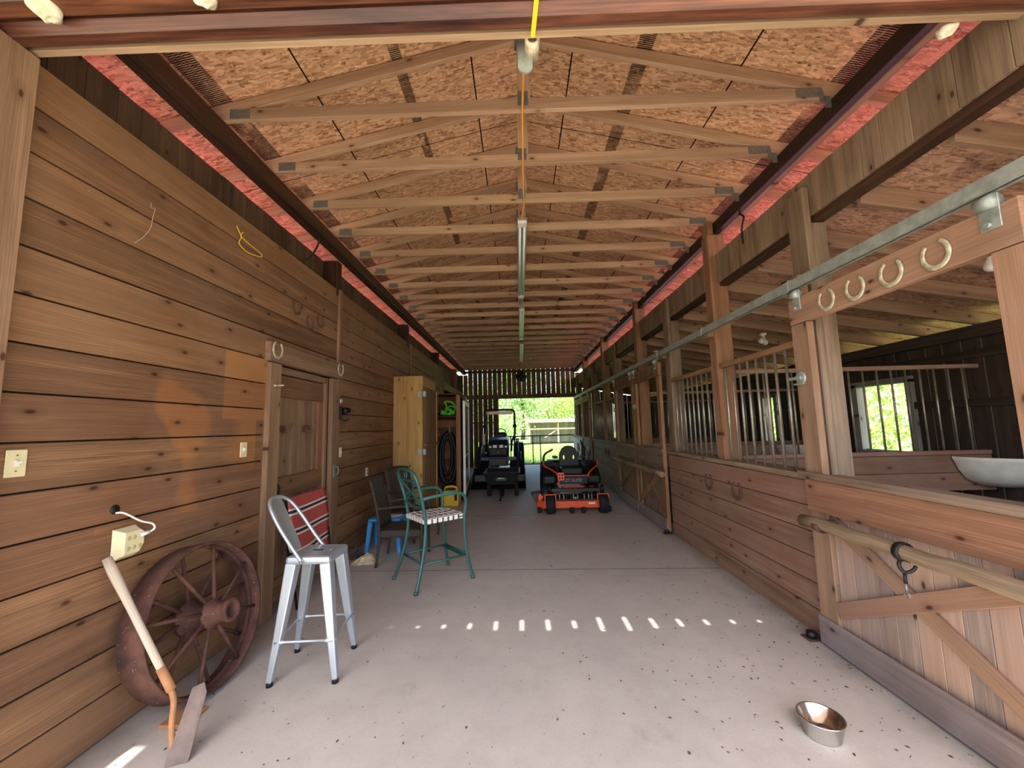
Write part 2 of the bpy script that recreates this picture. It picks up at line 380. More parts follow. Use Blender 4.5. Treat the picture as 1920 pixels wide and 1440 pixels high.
M['navy'] = plain('navy_paint', (26, 36, 70), .35, .1, .06)
M['orange'] = plain('orange_paint', (226, 82, 40), .35, .1, .05)
M['ivory'] = plain('ivory_plastic', (226, 214, 168), .4, 0, .03)
M['white'] = plain('white_plastic', (232, 230, 222), .4, 0, .04)
M['daylit'] = wood('daylit_wood', (206, 208, 206), (166, 168, 166), var=.15, knots=.2)  # pale tone puts daylight from the far opening into the wood colour
M['tub'] = plain('feed_tub_plastic', (244, 236, 220), .5, 0, .08)
M['green'] = plain('teal_paint', (50, 100, 92), .4, .15, .08)
M['strap'] = plain('white_webbing', (236, 226, 214), .6, 0, .04)
M['wicker'] = plain('wicker_weave', (74, 60, 50), .7, 0, .35, (36, 28, 24), nscale=60, bump=.6)
M['blue'] = plain('blue_plastic', (52, 150, 214), .4, 0, .04)
M['yellow'] = plain('yellow_plastic', (232, 186, 40), .4, 0, .06)
M['lime'] = plain('lime_plastic', (96, 196, 44), .4, 0, .06)
M['yellowcord'] = plain('yellow_cord', (244, 212, 40), .5, 0, .03)
M['orangecord'] = plain('orange_cord', (238, 170, 60), .5, 0, .03)
M['darkcord'] = plain('dark_cord', (44, 36, 32), .6)
M['foam'] = plain('yellowed_foam', (232, 226, 206), .9, 0, .2, (208, 184, 136), nscale=25, bump=.6)
M['steel'] = plain('polished_steel', (214, 212, 208), .16, 1.0, .03, nscale=3)
M['handle'] = wood('tool_handle', (220, 200, 174), (196, 172, 142), knots=0, var=.02)
M['hoe'] = plain('hoe_blade', (122, 104, 96), .7, .3, .15, nscale=12)
M['paper'] = plain('brown_paper', (206, 186, 150), .8, 0, .1)
M['brownrag'] = plain('brown_rag', (84, 62, 58), .9, 0, .25)
M['lamp'] = plain('headlight_lens', (246, 240, 206), .2, 0, .05)
M['tube'] = plain('lamp_tube', (232, 236, 226), .25, 0, .03)
M['bulb'] = plain('bulb_glass', (226, 222, 208), .25, 0, .03)
M['gatepaint'] = plain('gate_green', (44, 60, 52), .4, .3, .06)
M['dirt'] = plain('stall_dirt', (92, 74, 60), .95, 0, .2, bump=.4)
M['flap'] = plain('rubber_flap', (84, 78, 72), .8, 0, .1)
M['deadleaf'] = plain('dead_leaf', (92, 66, 48), .9, 0, .2)
M['bark'] = plain('bark', (96, 80, 66), .9, 0, .2, bump=.4)
M['oldshed'] = wood('old_shed_wood', (198, 190, 178), (160, 152, 144), var=.3, streak=.4)
M['tin'] = plain('tin_roof', (214, 208, 200), .4, .3, .2, (190, 130, 110), nscale=3)
def leafmat(name, a, b):
    N = NT(name); r = N.n('ShaderNodeAttribute', attribute_name='rnd').outputs['Fac']; c = N.mix(r, lin(a), lin(b)); N.base(c); N.set(.5, 0, .3)
    tr = N.n('ShaderNodeBsdfTranslucent'); N.l(c, tr.inputs[0]); mx = N.n('ShaderNodeMixShader', i_0=.4)
    N.l(N.b.outputs[0], mx.inputs[1]); N.l(tr.outputs[0], mx.inputs[2]); N.l(mx.outputs[0], N.t.nodes['Material Output'].inputs[0]); return N.m
M['leaf'] = leafmat('tree_leaf', (136, 172, 98), (184, 206, 140))
M['leaf2'] = leafmat('bush_leaf', (140, 172, 84), (196, 210, 124))
M['blade'] = leafmat('grass_blade', (124, 166, 78), (176, 200, 116))
def ground():
    N = NT('pasture'); p = N.pos(); c = N.mix(N.ramp(N.noise(p, .8, 5, .6), [(.35, 0.0), (.65, 1.0)]), lin((120, 148, 76)), lin((166, 182, 108)))
    N.base(c); N.set(.9, 0, .2); return N.m
M['ground'] = ground()
M['yard'] = plain('sandy_bounce_yard', (196, 180, 154), .9, 0, .08, nscale=2)
def glass():
    N = NT('door_glass'); N.base(lin((200, 214, 214))); N.set(.03, 0, .9); N.b.inputs['Transmission Weight'].default_value = .55; N.b.inputs['IOR'].default_value = 1.5; return N.m
M['glass'] = glass()
def blanket():
    N = NT('striped_canvas'); g = N.n('ShaderNodeAttribute', attribute_name='gc').outputs['Vector']; v = N.sep(N.n('ShaderNodeAttribute', attribute_name='sv').outputs['Vector'])[0]
    f = N.math('FRACT', v); red = lin((170, 80, 72)); cr = lin((222, 200, 170)); nv = lin((44, 50, 84))
    c = N.ramp(f, [(0, red), (.62, cr), (.72, nv), (.86, cr), (.95, red)], 'CONSTANT')
    c = N.mix(.25, c, N.mix(N.noise(N.vmath('MULTIPLY', N.obj(), (200, 200, 200)), 1.0, 1, .5), lin((20, 20, 20)), lin((255, 255, 255))), 'OVERLAY')
    N.base(c); N.set(.9, 0, .1); return N.m
M['blanket'] = blanket()
M['tubdark'] = plain('ivory_receptacle', (196, 180, 132), .5, 0, .03)
# ---------------------------------------------------------------- the barn shell
CX = .10                       # ridge line
ROOFZ = lambda x: 4.565 - .24 * abs(x - CX)     # underside of the roof deck
# floor and ground
b = MB(); b.box((-2.36, -5.0, -.15), (2.40, 16.6, 0.0), 'y'); struct(b.build('floor', M['concrete']))
b = MB(); b.box((-60, -40, -.30), (70, 90, -.16)); struct(b.build('ground', M['ground']))
b = MB(); b.box((-14, -30, -.17), (14, -5.0, -.12)); b.box((-14, -5, -.17), (-2.4, 1.2, -.12)); b.box((2.45, -5, -.17), (14, 1.1, -.12)); struct(b.build('ground_bounce_yard', M['yard']))  # unseen sandy ground, added so light bounced indoors is not green
for nm, xa, xb in (('floor_right_stalls', 2.40, 5.3), ('floor_left_shed', -5.3, -2.36)):
    b = MB(); b.box((xa, 1.2, -.155), (xb, 16.0, -.03)); struct(b.build(nm, M['dirt']))

# left wall: horizontal planks, nine inch cover, split at the battens
DOOR = (3.55, 4.74, 2.2)
b = MB()
for k in range(15):
    z1 = 3.38 - .2255 * k; z0 = max(z1 - .2255 + .009, .0)
    for ya, yb in ((1.50, 4.80), (4.80, 8.10), (8.10, 11.72)):
        segs = [(ya, yb)]
        if ya < 2 and z0 < DOOR[2]: segs = [(ya, DOOR[0])]
        for a, c in segs: b.box((-2.275, a + .002, z0), (-2.25 + random.uniform(-.003, .003), c - .002, z1), 'y', .003)
struct(b.build('wall_left', M['siding']))
b = MB(); b.box((-2.30, 1.5, 0), (-2.285, 3.5, 3.36)); b.box((-2.30, 4.75, 0), (-2.285, 11.7, 3.36)); b.box((-2.30, 3.5, 2.3), (-2.285, 4.75, 3.36)); struct(b.build('wall_left_backing', M['darkboard']))
b = MB(); y = 1.36
while y < 16.0:
    w = random.choice((.13, .15, .18)); b.box((-2.445, y, 3.0), (-2.42, y + w - .004, 3.74 + random.uniform(-.004, .004)), 'z', .002); y += w
struct(b.build('wall_left_upper', M['band']))
# lower wall of the far left bays
b = MB()
for k in range(6): b.box((-2.275, 11.78, .0 + .2 * k), (-2.25, 15.95, .195 + .2 * k), 'y', .003)
b.box((-2.30, 11.78, 2.78), (-2.25, 15.95, 3.0), 'y', .004)
struct(b.build('wall_left_far', M['fascia']))
# battens
for i, (y, z0) in enumerate(((4.815, 0.0), (8.1, 0.0), (11.72, 0.0))):
    b = MB(); b.box((-2.25, y - .035, z0), (-2.222, y + .035, 3.38), 'z', .004)
    struct(b.build('trim_%d' % (i + 1), M['jamb'])); 
# left door: frame, plank leaf with ledges
b = MB()
b.box((-2.27, 3.44, 0), (-2.205, 3.60, 2.23), 'z', .005); b.box((-2.27, 4.64, 0), (-2.215, 4.78, 2.23), 'z', .005); b.box((-2.27, 3.42, 2.24), (-2.205, 4.86, 2.42), 'y', .005)
b.box((-2.37, 4.58, 0), (-2.275, 4.64, 2.23), 'z', .004); b.box((-2.37, 3.60, 2.16), (-2.275, 4.60, 2.23), 'y', .004)
b.box((-2.37, 3.56, 0), (-2.275, 3.60, 2.23), 'z', .004)
dr = struct(b.build('door_1', M['jamb']))
b = MB(); yy = 3.61
for w in (.2, .2, .19, .2, .17): b.box((-2.345, yy, .02), (-2.32, yy + w - .006, 2.15), 'z', .003); yy += w
leaf = b.build('door_leaf', M['jamb'], dr)
b = MB(); b.box((-2.32, 3.61, 1.94), (-2.295, 4.57, 2.15), 'y', .004); b.box((-2.32, 3.61, .98), (-2.295, 4.57, 1.17), 'y', .004); b.box((-2.32, 3.61, .05), (-2.295, 4.57, .24), 'y', .004)
b.box((-2.318, 4.47, .24), (-2.297, 4.57, 1.94), 'z', .003)
b.build('door_ledge', M['siding'], dr)
b = MB(); b.lathe([(.0, 0), (.055, .0), (.055, .012), (.0, .012)], 20, (-2.295, 3.72, 1.06), (1, 0, 0)); b.build('pull_ring', M['darkcord'], dr)
for q, (yy, m) in enumerate(((3.78, 'rusty'), (4.22, 'rustshoe'))):
    b = MB(); b.box((-2.32, yy - .07, 1.60), (-2.30, yy + .07, 1.66), None, .004); b.tube(spline([(-2.31, yy, 1.62), (-2.26, yy, 1.60), (-2.22, yy + .02, 1.63), (-2.21, yy + .03, 1.68)], 4), .012); 
    tag(b.build('coat_hook', M[m]), ('dark rusty coat hook on the left of the plank door', 'paler worn coat hook on the right of the plank door')[q], 'hook', 'hooks on the plank door')
# near left jamb board at the barn mouth
b = MB(); b.box((-2.25, 1.40, 0), (-2.19, 1.625, 3.36), 'z', .006); struct(b.build('trim_4', M['jamb']))

# right wall: dado planks between the sliding doors, sill caps, fascia
for i, (ya, yb) in enumerate(((3.06, 5.90), (8.95, 11.85), (14.9, 15.98))):
    b = MB()
    for k in range(6): b.box((2.195, ya, .19 * k + (.0 if k else .0)), (2.222 + random.uniform(-.002, .002), yb, .19 * k + .183), 'y', .003)
    struct(b.build('wall_right_%d' % (i + 1), M['redwood' if i == 0 else 'daylit' if i == 2 else 'oldpost']))
    b = MB(); b.box((2.175, ya, 1.145), (2.42, yb, 1.19), 'y', .006); struct(b.build('trim_%d' % (5 + i), M['fascia']))
b = MB(); y = .9
while y < 16.0:
    w = random.choice((.14, .19, .23)); b.box((2.30, y, 3.17), (2.325, y + w - .004, 3.50 + random.uniform(-.004, .004)), 'z', .002); y += w
struct(b.build('wall_right_upper', M['fascia']))
for i, (ya, yb) in enumerate(((.9, 4.348), (4.502, 7.218), (7.372, 10.198), (10.352, 13.198), (13.352, 15.9))):
    b = MB(); b.box((2.326, ya, 3.125), (2.42, yb, 3.30), 'y', .006); tag(b.build('header_plank', M['beamdark']), 'brown doubled header under the weathered right fascia, %s bay from the front' % ORD[i], 'header', 'headers under the right fascia')

# header beams under the trusses
b = MB(); b.box((-2.175, 1.62, 3.75), (-2.115, 15.95, 3.89), 'y', .004); b.box((-2.235, 1.62, 3.745), (-2.177, 15.95, 3.89), 'y', .004)
tag(b.build('header_beam', M['beamdark']), 'long brown doubled beam under the truss ends along the left side', 'beam')
t = thing('header_beam', 'long near-black doubled beam under the truss ends along the right side', 'beam', (2.37, 8.8, 3.75))
b = MB(); b.box((2.31, 1.62, 3.755), (2.37, 15.95, 3.89), 'y', .004); b.build('inner_ply', M['beamblack'], t)
b = MB(); b.box((2.372, 1.62, 3.75), (2.43, 15.95, 3.88), 'y', .004); b.build('outer_ply', M['rafter'], t, label='paler outer plank')

# posts
def post(name, label, x0, x1, y0, y1, z1, m, tongue=None, grp=None):
    t = thing(name, label, 'post', ((x0 + x1) / 2, (y0 + y1) / 2, 0), 0, grp)
    bb = MB(); bb.box((x0, y0, 0), (x1, y1, z1), 'z', .008); bb.build('shaft', M[m], t)
    if tongue: bb = MB(); bb.box(tongue[0], tongue[1], 'z', .004); bb.build('bearing_tongue', M[m], t)
    return t
for i, y in enumerate((4.72, 7.85, 10.95, 14.15)):
    post('wall_post', '%s dark wall post from the front along the left, rising above the plank siding' % ORD[i], -2.42, -2.28, y, y + .15, 3.744, 'beamdark' if i != 3 else 'post', ((-2.279, y + .02, 3.3), (-2.24, y + .13, 3.744)), 'left posts carrying the roof')
for i, y in enumerate((4.35, 7.22, 10.2, 13.2)):
    post('stall_post', '%s square post from the front along the right-hand stalls' % ORD[i], 2.226, 2.42, y, y + .15, 3.749, 'post', ((2.235, y + .0, 3.751), (2.30, y + .14, 3.90)), 'right posts carrying the roof')
for i, (y, z) in enumerate(((2.90, 3.40), (5.72, 3.45), (9.0, 3.45), (11.72, 3.45), (14.85, 3.45))):
    post('door_post', '%s weathered door post from the front beside the right-hand stall doors' % ORD[i], 2.24, 2.29, y, y + .19, z, 'oldpost', ((2.292, y + .03, 0), (2.42, y + .17, 3.118)), 'door posts of the stalls')

# roof trusses, two feet apart
def make_truss():
    t = thing('roof_truss', 'x', 'roof truss', (CX, 2.65, 3.9))
    bb = MB(); bb.box((-2.36, -.019, -.003), (2.36, .019, .089), 'x', .003); bb.build('bottom_chord', M['pine'], t, local=True)
    for s in (-1, 1):
        bb = MB(); z0 = 4.565 - 3.9 - .052; bb.beam((s * .01, 0, z0), (s * 2.86, 0, z0 - .24 * 2.85), .038, .09, (0, 0, 1), .003); bb.build('top_chord', M['pine'], t, local=True)
    bb = MB(); bb.box((-.045, -.019, .09), (.045, .019, .57), 'z', .003); bb.build('king_post', M['pine'], t, local=True)
    for x, z, w, h in ((-2.10, .045, .15, .075), (2.06, .05, .19, .075), (-.01, .085, .075, .11), (.0, .56, .12, .09)):
        bb = MB()
        for sy in (-1, 1): bb.box((x - w / 2, sy * .0192, z - h / 2), (x + w / 2, sy * .0215, z + h / 2))
        bb.build('gusset_plate', M['plate'], t, local=True)
    bb = MB(); bb.box((2.13, -.026, -.035), (2.16, -.0195, .05)); bb.box((2.165, -.026, -.075), (2.205, -.0195, .012)); bb.build('tie_strap', M['plate'], t, local=True)
    return t
tr0 = make_truss(); NTR = 23
for i in range(NTR):
    lab = 'pine roof truss, %s one back from the front beam' % ORD[i]; y = 2.65 + .592 * i
    if i == 0: tr0['label'] = lab; tr0['group'] = 'roof trusses over the aisle'; tr0.location = (CX, y, 3.9)
    else: dup(tr0, (CX, y, 3.9), None, lab, 'roof trusses over the aisle')
# deck and metal roof
for nm, s in (('ceiling_left', -1), ('ceiling_right', 1)):
    bb = MB(); x1 = CX + s * 2.95
    n = Vector((.24 * s, 0, 1)).normalized()
    a = Vector((CX, 1.25, 4.575)); bq = Vector((x1, 1.25, ROOFZ(x1) + .01)); L = Vector((0, 15.2, 0))
    vs = [a, bq, bq + L, a + L]; vs += [p + n * .02 for p in vs]; w = (bq - a).length
    gs = [(0, 0, 0), (w, 0, 0), (w, 15.2, 0), (0, 15.2, 0)] * 2
    gs = [(g[0] + 20 * (s + 2), g[1], 0) for g in gs]
    o0 = len(bb.v); bb.v += vs; bb.g += [Vector(g) for g in gs]; bb.r += [.5] * 8
    bb.f += [[0, 1, 2, 3], [4, 5, 6, 7], [0, 1, 5, 4], [1, 2, 6, 5], [2, 3, 7, 6], [3, 0, 4, 7]]; bb.sm += [False] * 6
    struct(bb.build(nm, M['osb']))
    bb = MB()
    for dz in (.03,): bb.prism([(0, 0), (w + .06, 0), (w + .06, .012), (0, .012)], a + n * dz, (bq - a).normalized(), n, L)
    struct(bb.build('roof_metal_' + ('left' if s < 0 else 'right'), M['redmetal']))
# right lean-to: rafters, deck, red metal
RZ = lambda x: 3.10 - .172 * (x - 2.36)        # rafter underside
def make_rafter(s):
    t = MB(); t.beam((2.43, 0, RZ(2.43) + .07), (5.80, 0, RZ(5.80) + .07), .038, .14, (0, 0, 1), .003); return t
ra0 = make_rafter(1).build('rafter', M['rafter'])
for i in range(25):
    o = ra0 if i == 0 else ra0.copy()
    if i: COL.objects.link(o)
    o.location.y = 1.45 + .592 * i; tag(o, 'lean-to roof rafter over the right-hand stalls, %s from the front' % ORD[i], 'rafter', 'rafters over the right stalls')
def slab(name, mat, xa, za, xb, zb, y0, y1, th, gdx=0):
    bb = MB(); a = Vector((xa, y0, za)); q = Vector((xb, y0, zb)); w = (q - a).length; L = Vector((0, y1 - y0, 0)); n = Vector((-(zb - za), 0, xb - xa)).normalized()
    if n.z < 0: n = -n
    vs = [a, q, q + L, a + L]; vs += [p + n * th for p in vs]
    bb.v += vs; bb.g += [Vector((g[0] + gdx, g[1], 0)) for g in [(0, 0), (w, 0), (w, y1 - y0), (0, y1 - y0)] * 2]; bb.r += [.4] * 8
    bb.f += [[0, 1, 2, 3], [4, 5, 6, 7], [0, 1, 5, 4], [1, 2, 6, 5], [2, 3, 7, 6], [3, 0, 4, 7]]; bb.sm += [False] * 6
    return struct(bb.build(name, mat))
slab('ceiling_right_stalls', M['osblean'], 2.43, RZ(2.43) + .145, 5.85, RZ(5.85) + .145, .9, 16.1, .02, 9)
slab('roof_right_stalls', M['redmetal'], 2.43, RZ(2.43) + .175, 5.95, RZ(5.95) + .175, .8, 16.2, .012)
slab('ceiling_left_shed', M['osblean'], -2.45, 3.55, -5.7, 2.95, .9, 16.1, .02, 19)
slab('roof_left_shed', M['redmetal'], -2.45, 3.58, -5.8, 2.98, .8, 16.2, .012)
# outer stall wall with open windows and light slits between the boards
WIN = ((5.27, 6.11), (8.0, 8.44)); XO = 5.22
b = MB(); y = 1.15
while y < 16.0:
    w = .205; cut = [wn for wn in WIN if wn[0] - .02 < y + w / 2 < wn[1] + .02]
    g = .012 if 4.1 < y < 5.3 else random.choice((.003, .006))
    y1 = y + w - g
    if cut: b.box((XO, y, -.05), (XO + .022, y1, 1.14), 'z'); b.box((XO, y, 2.08), (XO + .022, y1, 2.60), 'z')
    else: b.box((XO, y, -.05), (XO + .022, y1, 2.60), 'z')
    y += w
for z in (.5, 1.7, 2.25): 
    yy = 1.15
    for wn in WIN + ((16.0, 16.0),):
        if 1.1 < z < 2.1: b.box((XO - .04, yy, z), (XO - .001, wn[0], z + .09), 'y'); yy = wn[1]
    if not 1.1 < z < 2.1: b.box((XO - .04, 1.15, z), (XO - .001, 16.0, z + .09), 'y')
b.box((XO - .09, 1.15, 2.47), (XO - .002, 16.0, 2.61), 'y')
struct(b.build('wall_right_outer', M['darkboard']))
for i, wn in enumerate(WIN):
    b = MB()
    for y in wn: b.box((XO - .05, y - .045, 1.13), (XO + .06, y + .045, 2.10), 'z', .003)
    b.box((XO - .05, wn[0] - .045, 1.06), (XO + .06, wn[1] + .045, 1.13), 'y', .003); b.box((XO - .05, wn[0] - .045, 2.06), (XO + .06, wn[1] + .045, 2.14), 'y', .003)
    struct(b.build('window_%d' % (i + 1), M['oldshed']))
b = MB()
for k in range(20):
    x = 2.44 + .14 * k; top = 3.08 - .024 * k
    if 3 <= k <= 15: b.box((x, 1.17, -.05), (x + .136, 1.195, 1.15), 'z'); b.box((x, 1.17, 2.45), (x + .136, 1.195, top), 'z')  # unseen opening added to let daylight onto the feed tub and rafters
    else: b.box((x, 1.17, -.05), (x + .136, 1.195, top), 'z')
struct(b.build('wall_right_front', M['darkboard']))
b = MB(); b.box((-5.35, 1.2, -.05), (-5.3, 16.0, 3.0)); struct(b.build('wall_left_outer', M['darkboard']))
b = MB(); b.box((-5.3, 1.30, -.05), (-2.252, 1.355, 3.5)); b.box((-5.3, 15.96, -.05), (-2.45, 16.0, 3.5)); struct(b.build('wall_left_ends', M['band']))
b = MB()
for k in range(16):
    x = 2.44 + .18 * k
    if 7 <= k <= 8: b.box((x, 15.97, -.05), (x + .172, 15.995, 1.05), 'z'); b.box((x, 15.97, 2.45), (x + .172, 15.995, 3.08 - .031 * k), 'z')
    else: b.box((x, 15.97, -.05), (x + .172, 15.995, 3.08 - .031 * k), 'z')
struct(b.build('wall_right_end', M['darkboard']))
# back wall: slatted boards with daylight between, big opening on the right
b = MB(); x = -2.44; k = 0
while x < 2.5:
    w = .2; g = random.choice((.011, .014, .017))
    top = ROOFZ(x + .1) - .01 if abs(x - CX + .1) < 2.2 else 3.74
    b.box((x, 16.0, 2.86), (x + w - g, 16.022, top), 'z')
    if x < -.95: b.box((x, 16.0, 0), (x + w - g, 16.022, 2.74), 'z')
    x += w; k += 1
b.box((-2.44, 15.955, 2.73), (2.43, 15.998, 2.90), 'y'); b.box((-.95, 15.93, 0), (-.81, 15.998, 2.73), 'z'); b.box((-2.44, 15.96, 1.75), (-.95, 15.998, 1.80), 'y')
b.box((2.27, 15.93, 0), (2.42, 15.998, 2.73), 'z'); b.box((-2.2, 15.94, 3.80), (2.4, 15.999, 3.90), 'x')
struct(b.build('wall_back', M['farboard']))
# front: heavy rounded beam across the mouth, lighter strip behind it, gable boards above
b = MB(); b.box((-3.4, 1.36, 3.372), (3.6, 1.474, 3.66), 'x', .026); b.box((-3.4, 1.478, 3.355), (3.6, 1.592, 3.66), 'x', .034)
tag(b.build('front_beam', M['log']), 'huge dark red-brown polished beam across the barn mouth overhead', 'beam')
b = MB(); b.box((-3.3, 1.595, 3.374), (3.5, 1.628, 3.42), 'x', .003); tag(b.build('nailer_strip', M['strip']), 'pale narrow pine strip nailed along the back of the front beam', 'strip')
b = MB()
for i in range(24):
    x = -3.3 + .29 * i; b.box((x, 1.30, 3.62), (x + .286, 1.335, ROOFZ(max(-2.85, min(3.05, x + .14))) if abs(x) < 2.9 else 3.9), 'z')
struct(b.build('wall_front_gable', M['farboard']))
# unseen porch plate added to shade the floor, its slots shaped for sun dashes
PZ = 3.64; b = MB()
b.box((-4.2, -.37, PZ), (4.2, .66, PZ + .012)); b.box((-4.2, .96, PZ), (4.2, 1.34, PZ + .012))
b.box((-4.2, -.62, PZ), (-2.555, -.37, PZ + .012)); b.box((-2.485, -.62, PZ), (4.2, -.37, PZ + .012))  # notch added to throw the bright streak on the left floor
xs = [-1.585 + .2115 * i for i in range(15)]; x = -4.2
for i, xc in enumerate(xs):
    h = .0115 + .003 * (1 - abs(i - 8) / 8); Ln = [.012, .03, .06, .09, .14, .17, .17, .12, .22, .22, .16, .12, .09, .06, .035][i]; yc = .81
    b.box((x, .66, PZ), (xc - h, .96, PZ + .012)); b.box((xc - h, .66, PZ), (xc + h, yc - Ln / 2, PZ + .012)); b.box((xc - h, yc + Ln / 2, PZ), (xc + h, .96, PZ + .012)); x = xc + h
b.box((x, .66, PZ), (4.2, .96, PZ + .012))
struct(b.build('ceiling_sun_mask', M['tin']))

# stall partitions with bars (seen through the front stalls)
def bars(mb, pts, z0, z1, r=.011):
    for x, y in pts: mb.tube([(x, y, z0), (x, y, z1)], r, 8, caps=False)
def bar_children(t, pts, z0, z1, r, mat):
    for x, y in pts: bb = MB(); bb.tube([(x, y, z0), (x, y, z1)], r, 8, caps=True); bb.build('bar', mat, t)
for i, (y, lab) in enumerate(((4.42, 'plank stall divider with upright bars, nearest one across the front right stall'), (7.29, 'plank stall divider with upright bars, deep behind the first barred front'), (10.27, 'far plank stall divider with bars, third along the right'))):
    t = thing('stall_partition', lab, 'partition', (3.8, y, 0), 0, 'barred stall partitions')
    bb = MB()
    for k in range(2): bb.box((2.44, y - .02, .80 + .19 * k), (XO - .10, y + .02, .985 + .19 * k), 'x', .003)
    bb.box((2.44, y - .03, 1.18), (XO - .10, y + .03, 1.225), 'x', .004); bb.build('plank_panel', M['redwood'], t)
    bb = MB(); bb.box((2.44, y - .025, 2.125), (XO - .10, y + .025, 2.17), 'x', .004); bb.build('top_rail', M['rafter'], t)
    bar_children(t, [(2.60 + .157 * k, y) for k in range(16)], 1.22, 2.13, .011, M['bar'])
# barred fronts between the posts
def grille(name, label, ya, yb, n):
    t = thing(name, label, 'stall grille', (2.28, (ya + yb) / 2, 1.19), 0, 'barred stall fronts')
    bb = MB(); bb.box((2.235, ya, 2.185), (2.30, yb, 2.235), 'y', .004); bb.build('top_rail', M['post'], t)
    bar_children(t, [(2.265, ya + (yb - ya) * (k + .5) / n) for k in range(n)], 1.18, 2.19, .0115, M['bar'])
grille('stall_grille', 'barred stall front between the thick near post and the horseshoe door', 3.10, 4.345, 9)
grille('stall_grille', 'barred stall front just beyond the thick near post', 4.505, 5.715, 9)
grille('stall_grille', 'barred stall front past the second pair of doors, nearer one', 9.2, 10.19, 8)
grille('stall_grille', 'barred stall front past the second pair of doors, farther one', 10.36, 11.71, 10)
# ---------------------------------------------------------------- sliding stall doors, track, rails, horseshoes
def stall_door(y0, y1, label, mats, hang=True):
    t = thing('stall_door', label, 'sliding door', (2.16, (y0 + y1) / 2, 0), 0, 'sliding stall doors'); ms, mb, mk, mcap, mbelt = mats
    X0, X1 = 2.14, 2.19; sw = .17 if y1 - y0 > 1.38 else .13
    bb = MB(); bb.box((X0 - .004, y0, 2.325), (X1, y1, 2.525), 'y', .005); bb.build('top_rail', M[ms], t)
    for a, c in ((y1 - sw, y1), (y0, y0 + .13)): bb = MB(); bb.box((X0, a, .02), (X1, c, 2.322), 'z', .005); bb.build('stile', M[ms], t)
    bb = MB(); bb.box((X0 - .012, y0 + .0, .935), (X0 - .001, y1 + .0, 1.16), 'y', .003); bb.box((X0, y0 + .131, .94), (X1, y1 - sw - .001, 1.155), 'y', .002); bb.build('belt_rail', M[mbelt], t)
    bb = MB(); bb.box((X0 - .03, y0, 1.163), (X0 - .002, y1 + .05, 1.215), 'y', .004); bb.box((X0 - .002, y0 + .135, 1.163), (X1 + .06, y1 - sw - .004, 1.208), 'y', .004); bb.build('sill_cap', M[mcap], t)
    bb = MB(); bb.box((X0 - .016, y0, .015), (X0 - .002, y1 + .0, .205), 'y', .003); bb.build('kick_board', M[mk], t)
    bb = MB(); y = y0 + .13
    while y < y1 - sw - .01:
        w = random.choice((.12, .15, .17)); e = min(y + w, y1 - sw); bb.box((X0 + .028, y + .002, .03), (X0 + .045, e - .002, .932), 'z', .002); y = e
    bb.build('board_panel', M[mb], t)
    ya, yb = y0 + .14, y1 - sw - .01
    for k, (p, q) in enumerate((((ya, .25), (yb, .90)), ((ya, .87), (yb, .30)))):
        bb = MB(); xx = X0 + .016 if k == 0 else X0 + .004; bb.beam((xx, p[0], p[1]), (xx, q[0], q[1]), .022, .095, (0, 0, 1), .003); bb.build('brace', M[ms], t)
    for yy in (y0 + .10, y1 - .10):
        bb = MB(); bb.box((X0 - .014, yy - .04, 2.42), (X0 - .006, yy + .04, 2.575), None, .002); bb.tube([(X0 - .014, yy, 2.44), (X0 - .035, yy, 2.44)], .012, 8); bb.lathe([(.0, -.035), (.034, -.035), (.034, .035), (0, .035)], 14, (X0 - .012, yy, 2.545), (0, 1, 0)); bb.build('hanger', M['galv'], t)
    bb = MB(); yl = y1 - .06
    bb.lathe([(0, 0), (.05, 0), (.055, .008), (.04, .016), (0, .018)], 18, (X0, yl, 1.91), (-1, 0, 0)); bb.box((X0 - .03, yl - .02, 1.90), (X0 - .012, yl + .10, 1.922)); bb.box((X0 - .03, yl - .05, 1.86), (X0 - .022, yl + .05, 1.872)); bb.build('latch', M['galv'], t)
    return t
stall_door(1.60, 3.03, 'wide sliding stall door with four pale horseshoes, nearest on the right', ('stall', 'gateboard', 'kick', 'fascia', 'belt'))
stall_door(5.95, 7.28, 'sliding stall door past the barred front, nearer one of the middle pair', ('post', 'oldpost', 'kick', 'fascia', 'oldpost'))
stall_door(7.34, 8.80, 'sliding stall door past the barred front, farther one of the middle pair', ('post', 'oldpost', 'kick', 'fascia', 'oldpost'))
stall_door(11.90, 13.28, 'sliding stall door close to the far end, nearer of the last pair', ('jamb', 'daylit', 'kick', 'fascia', 'fascia'))
stall_door(13.34, 14.78, 'sliding stall door close to the far end, last one on the right', ('jamb', 'daylit', 'kick', 'fascia', 'daylit'))
t = thing('door_track', 'long galvanised sliding-door track running along the right side', 'door track', (2.13, 7.6, 2.57))
b = MB()
for dy in (1.0,): b.box((2.095, .9, 2.588), (2.10, 14.9, 2.652)); b.box((2.10, .9, 2.647), (2.145, 14.9, 2.652)); b.box((2.145, .9, 2.588), (2.15, 14.9, 2.652)); b.box((2.095, .9, 2.583), (2.112, 14.9, 2.588)); b.box((2.133, .9, 2.583), (2.15, 14.9, 2.588))
b.build('channel', M['galv'], t)
for y in (2.98, 4.42, 5.85, 7.31, 9.08, 10.27, 11.82, 13.3):
    b = MB(); b.box((2.151, y - .06, 2.55), (2.226, y + .06, 2.70), None, .004); b.build('mounting_block', M['post'], t)
    b = MB(); b.box((2.088, y - .03, 2.57), (2.094, y + .03, 2.665)); b.box((2.088, y - .03, 2.655), (2.16, y + .03, 2.665)); b.build('bracket', M['galv'], t)
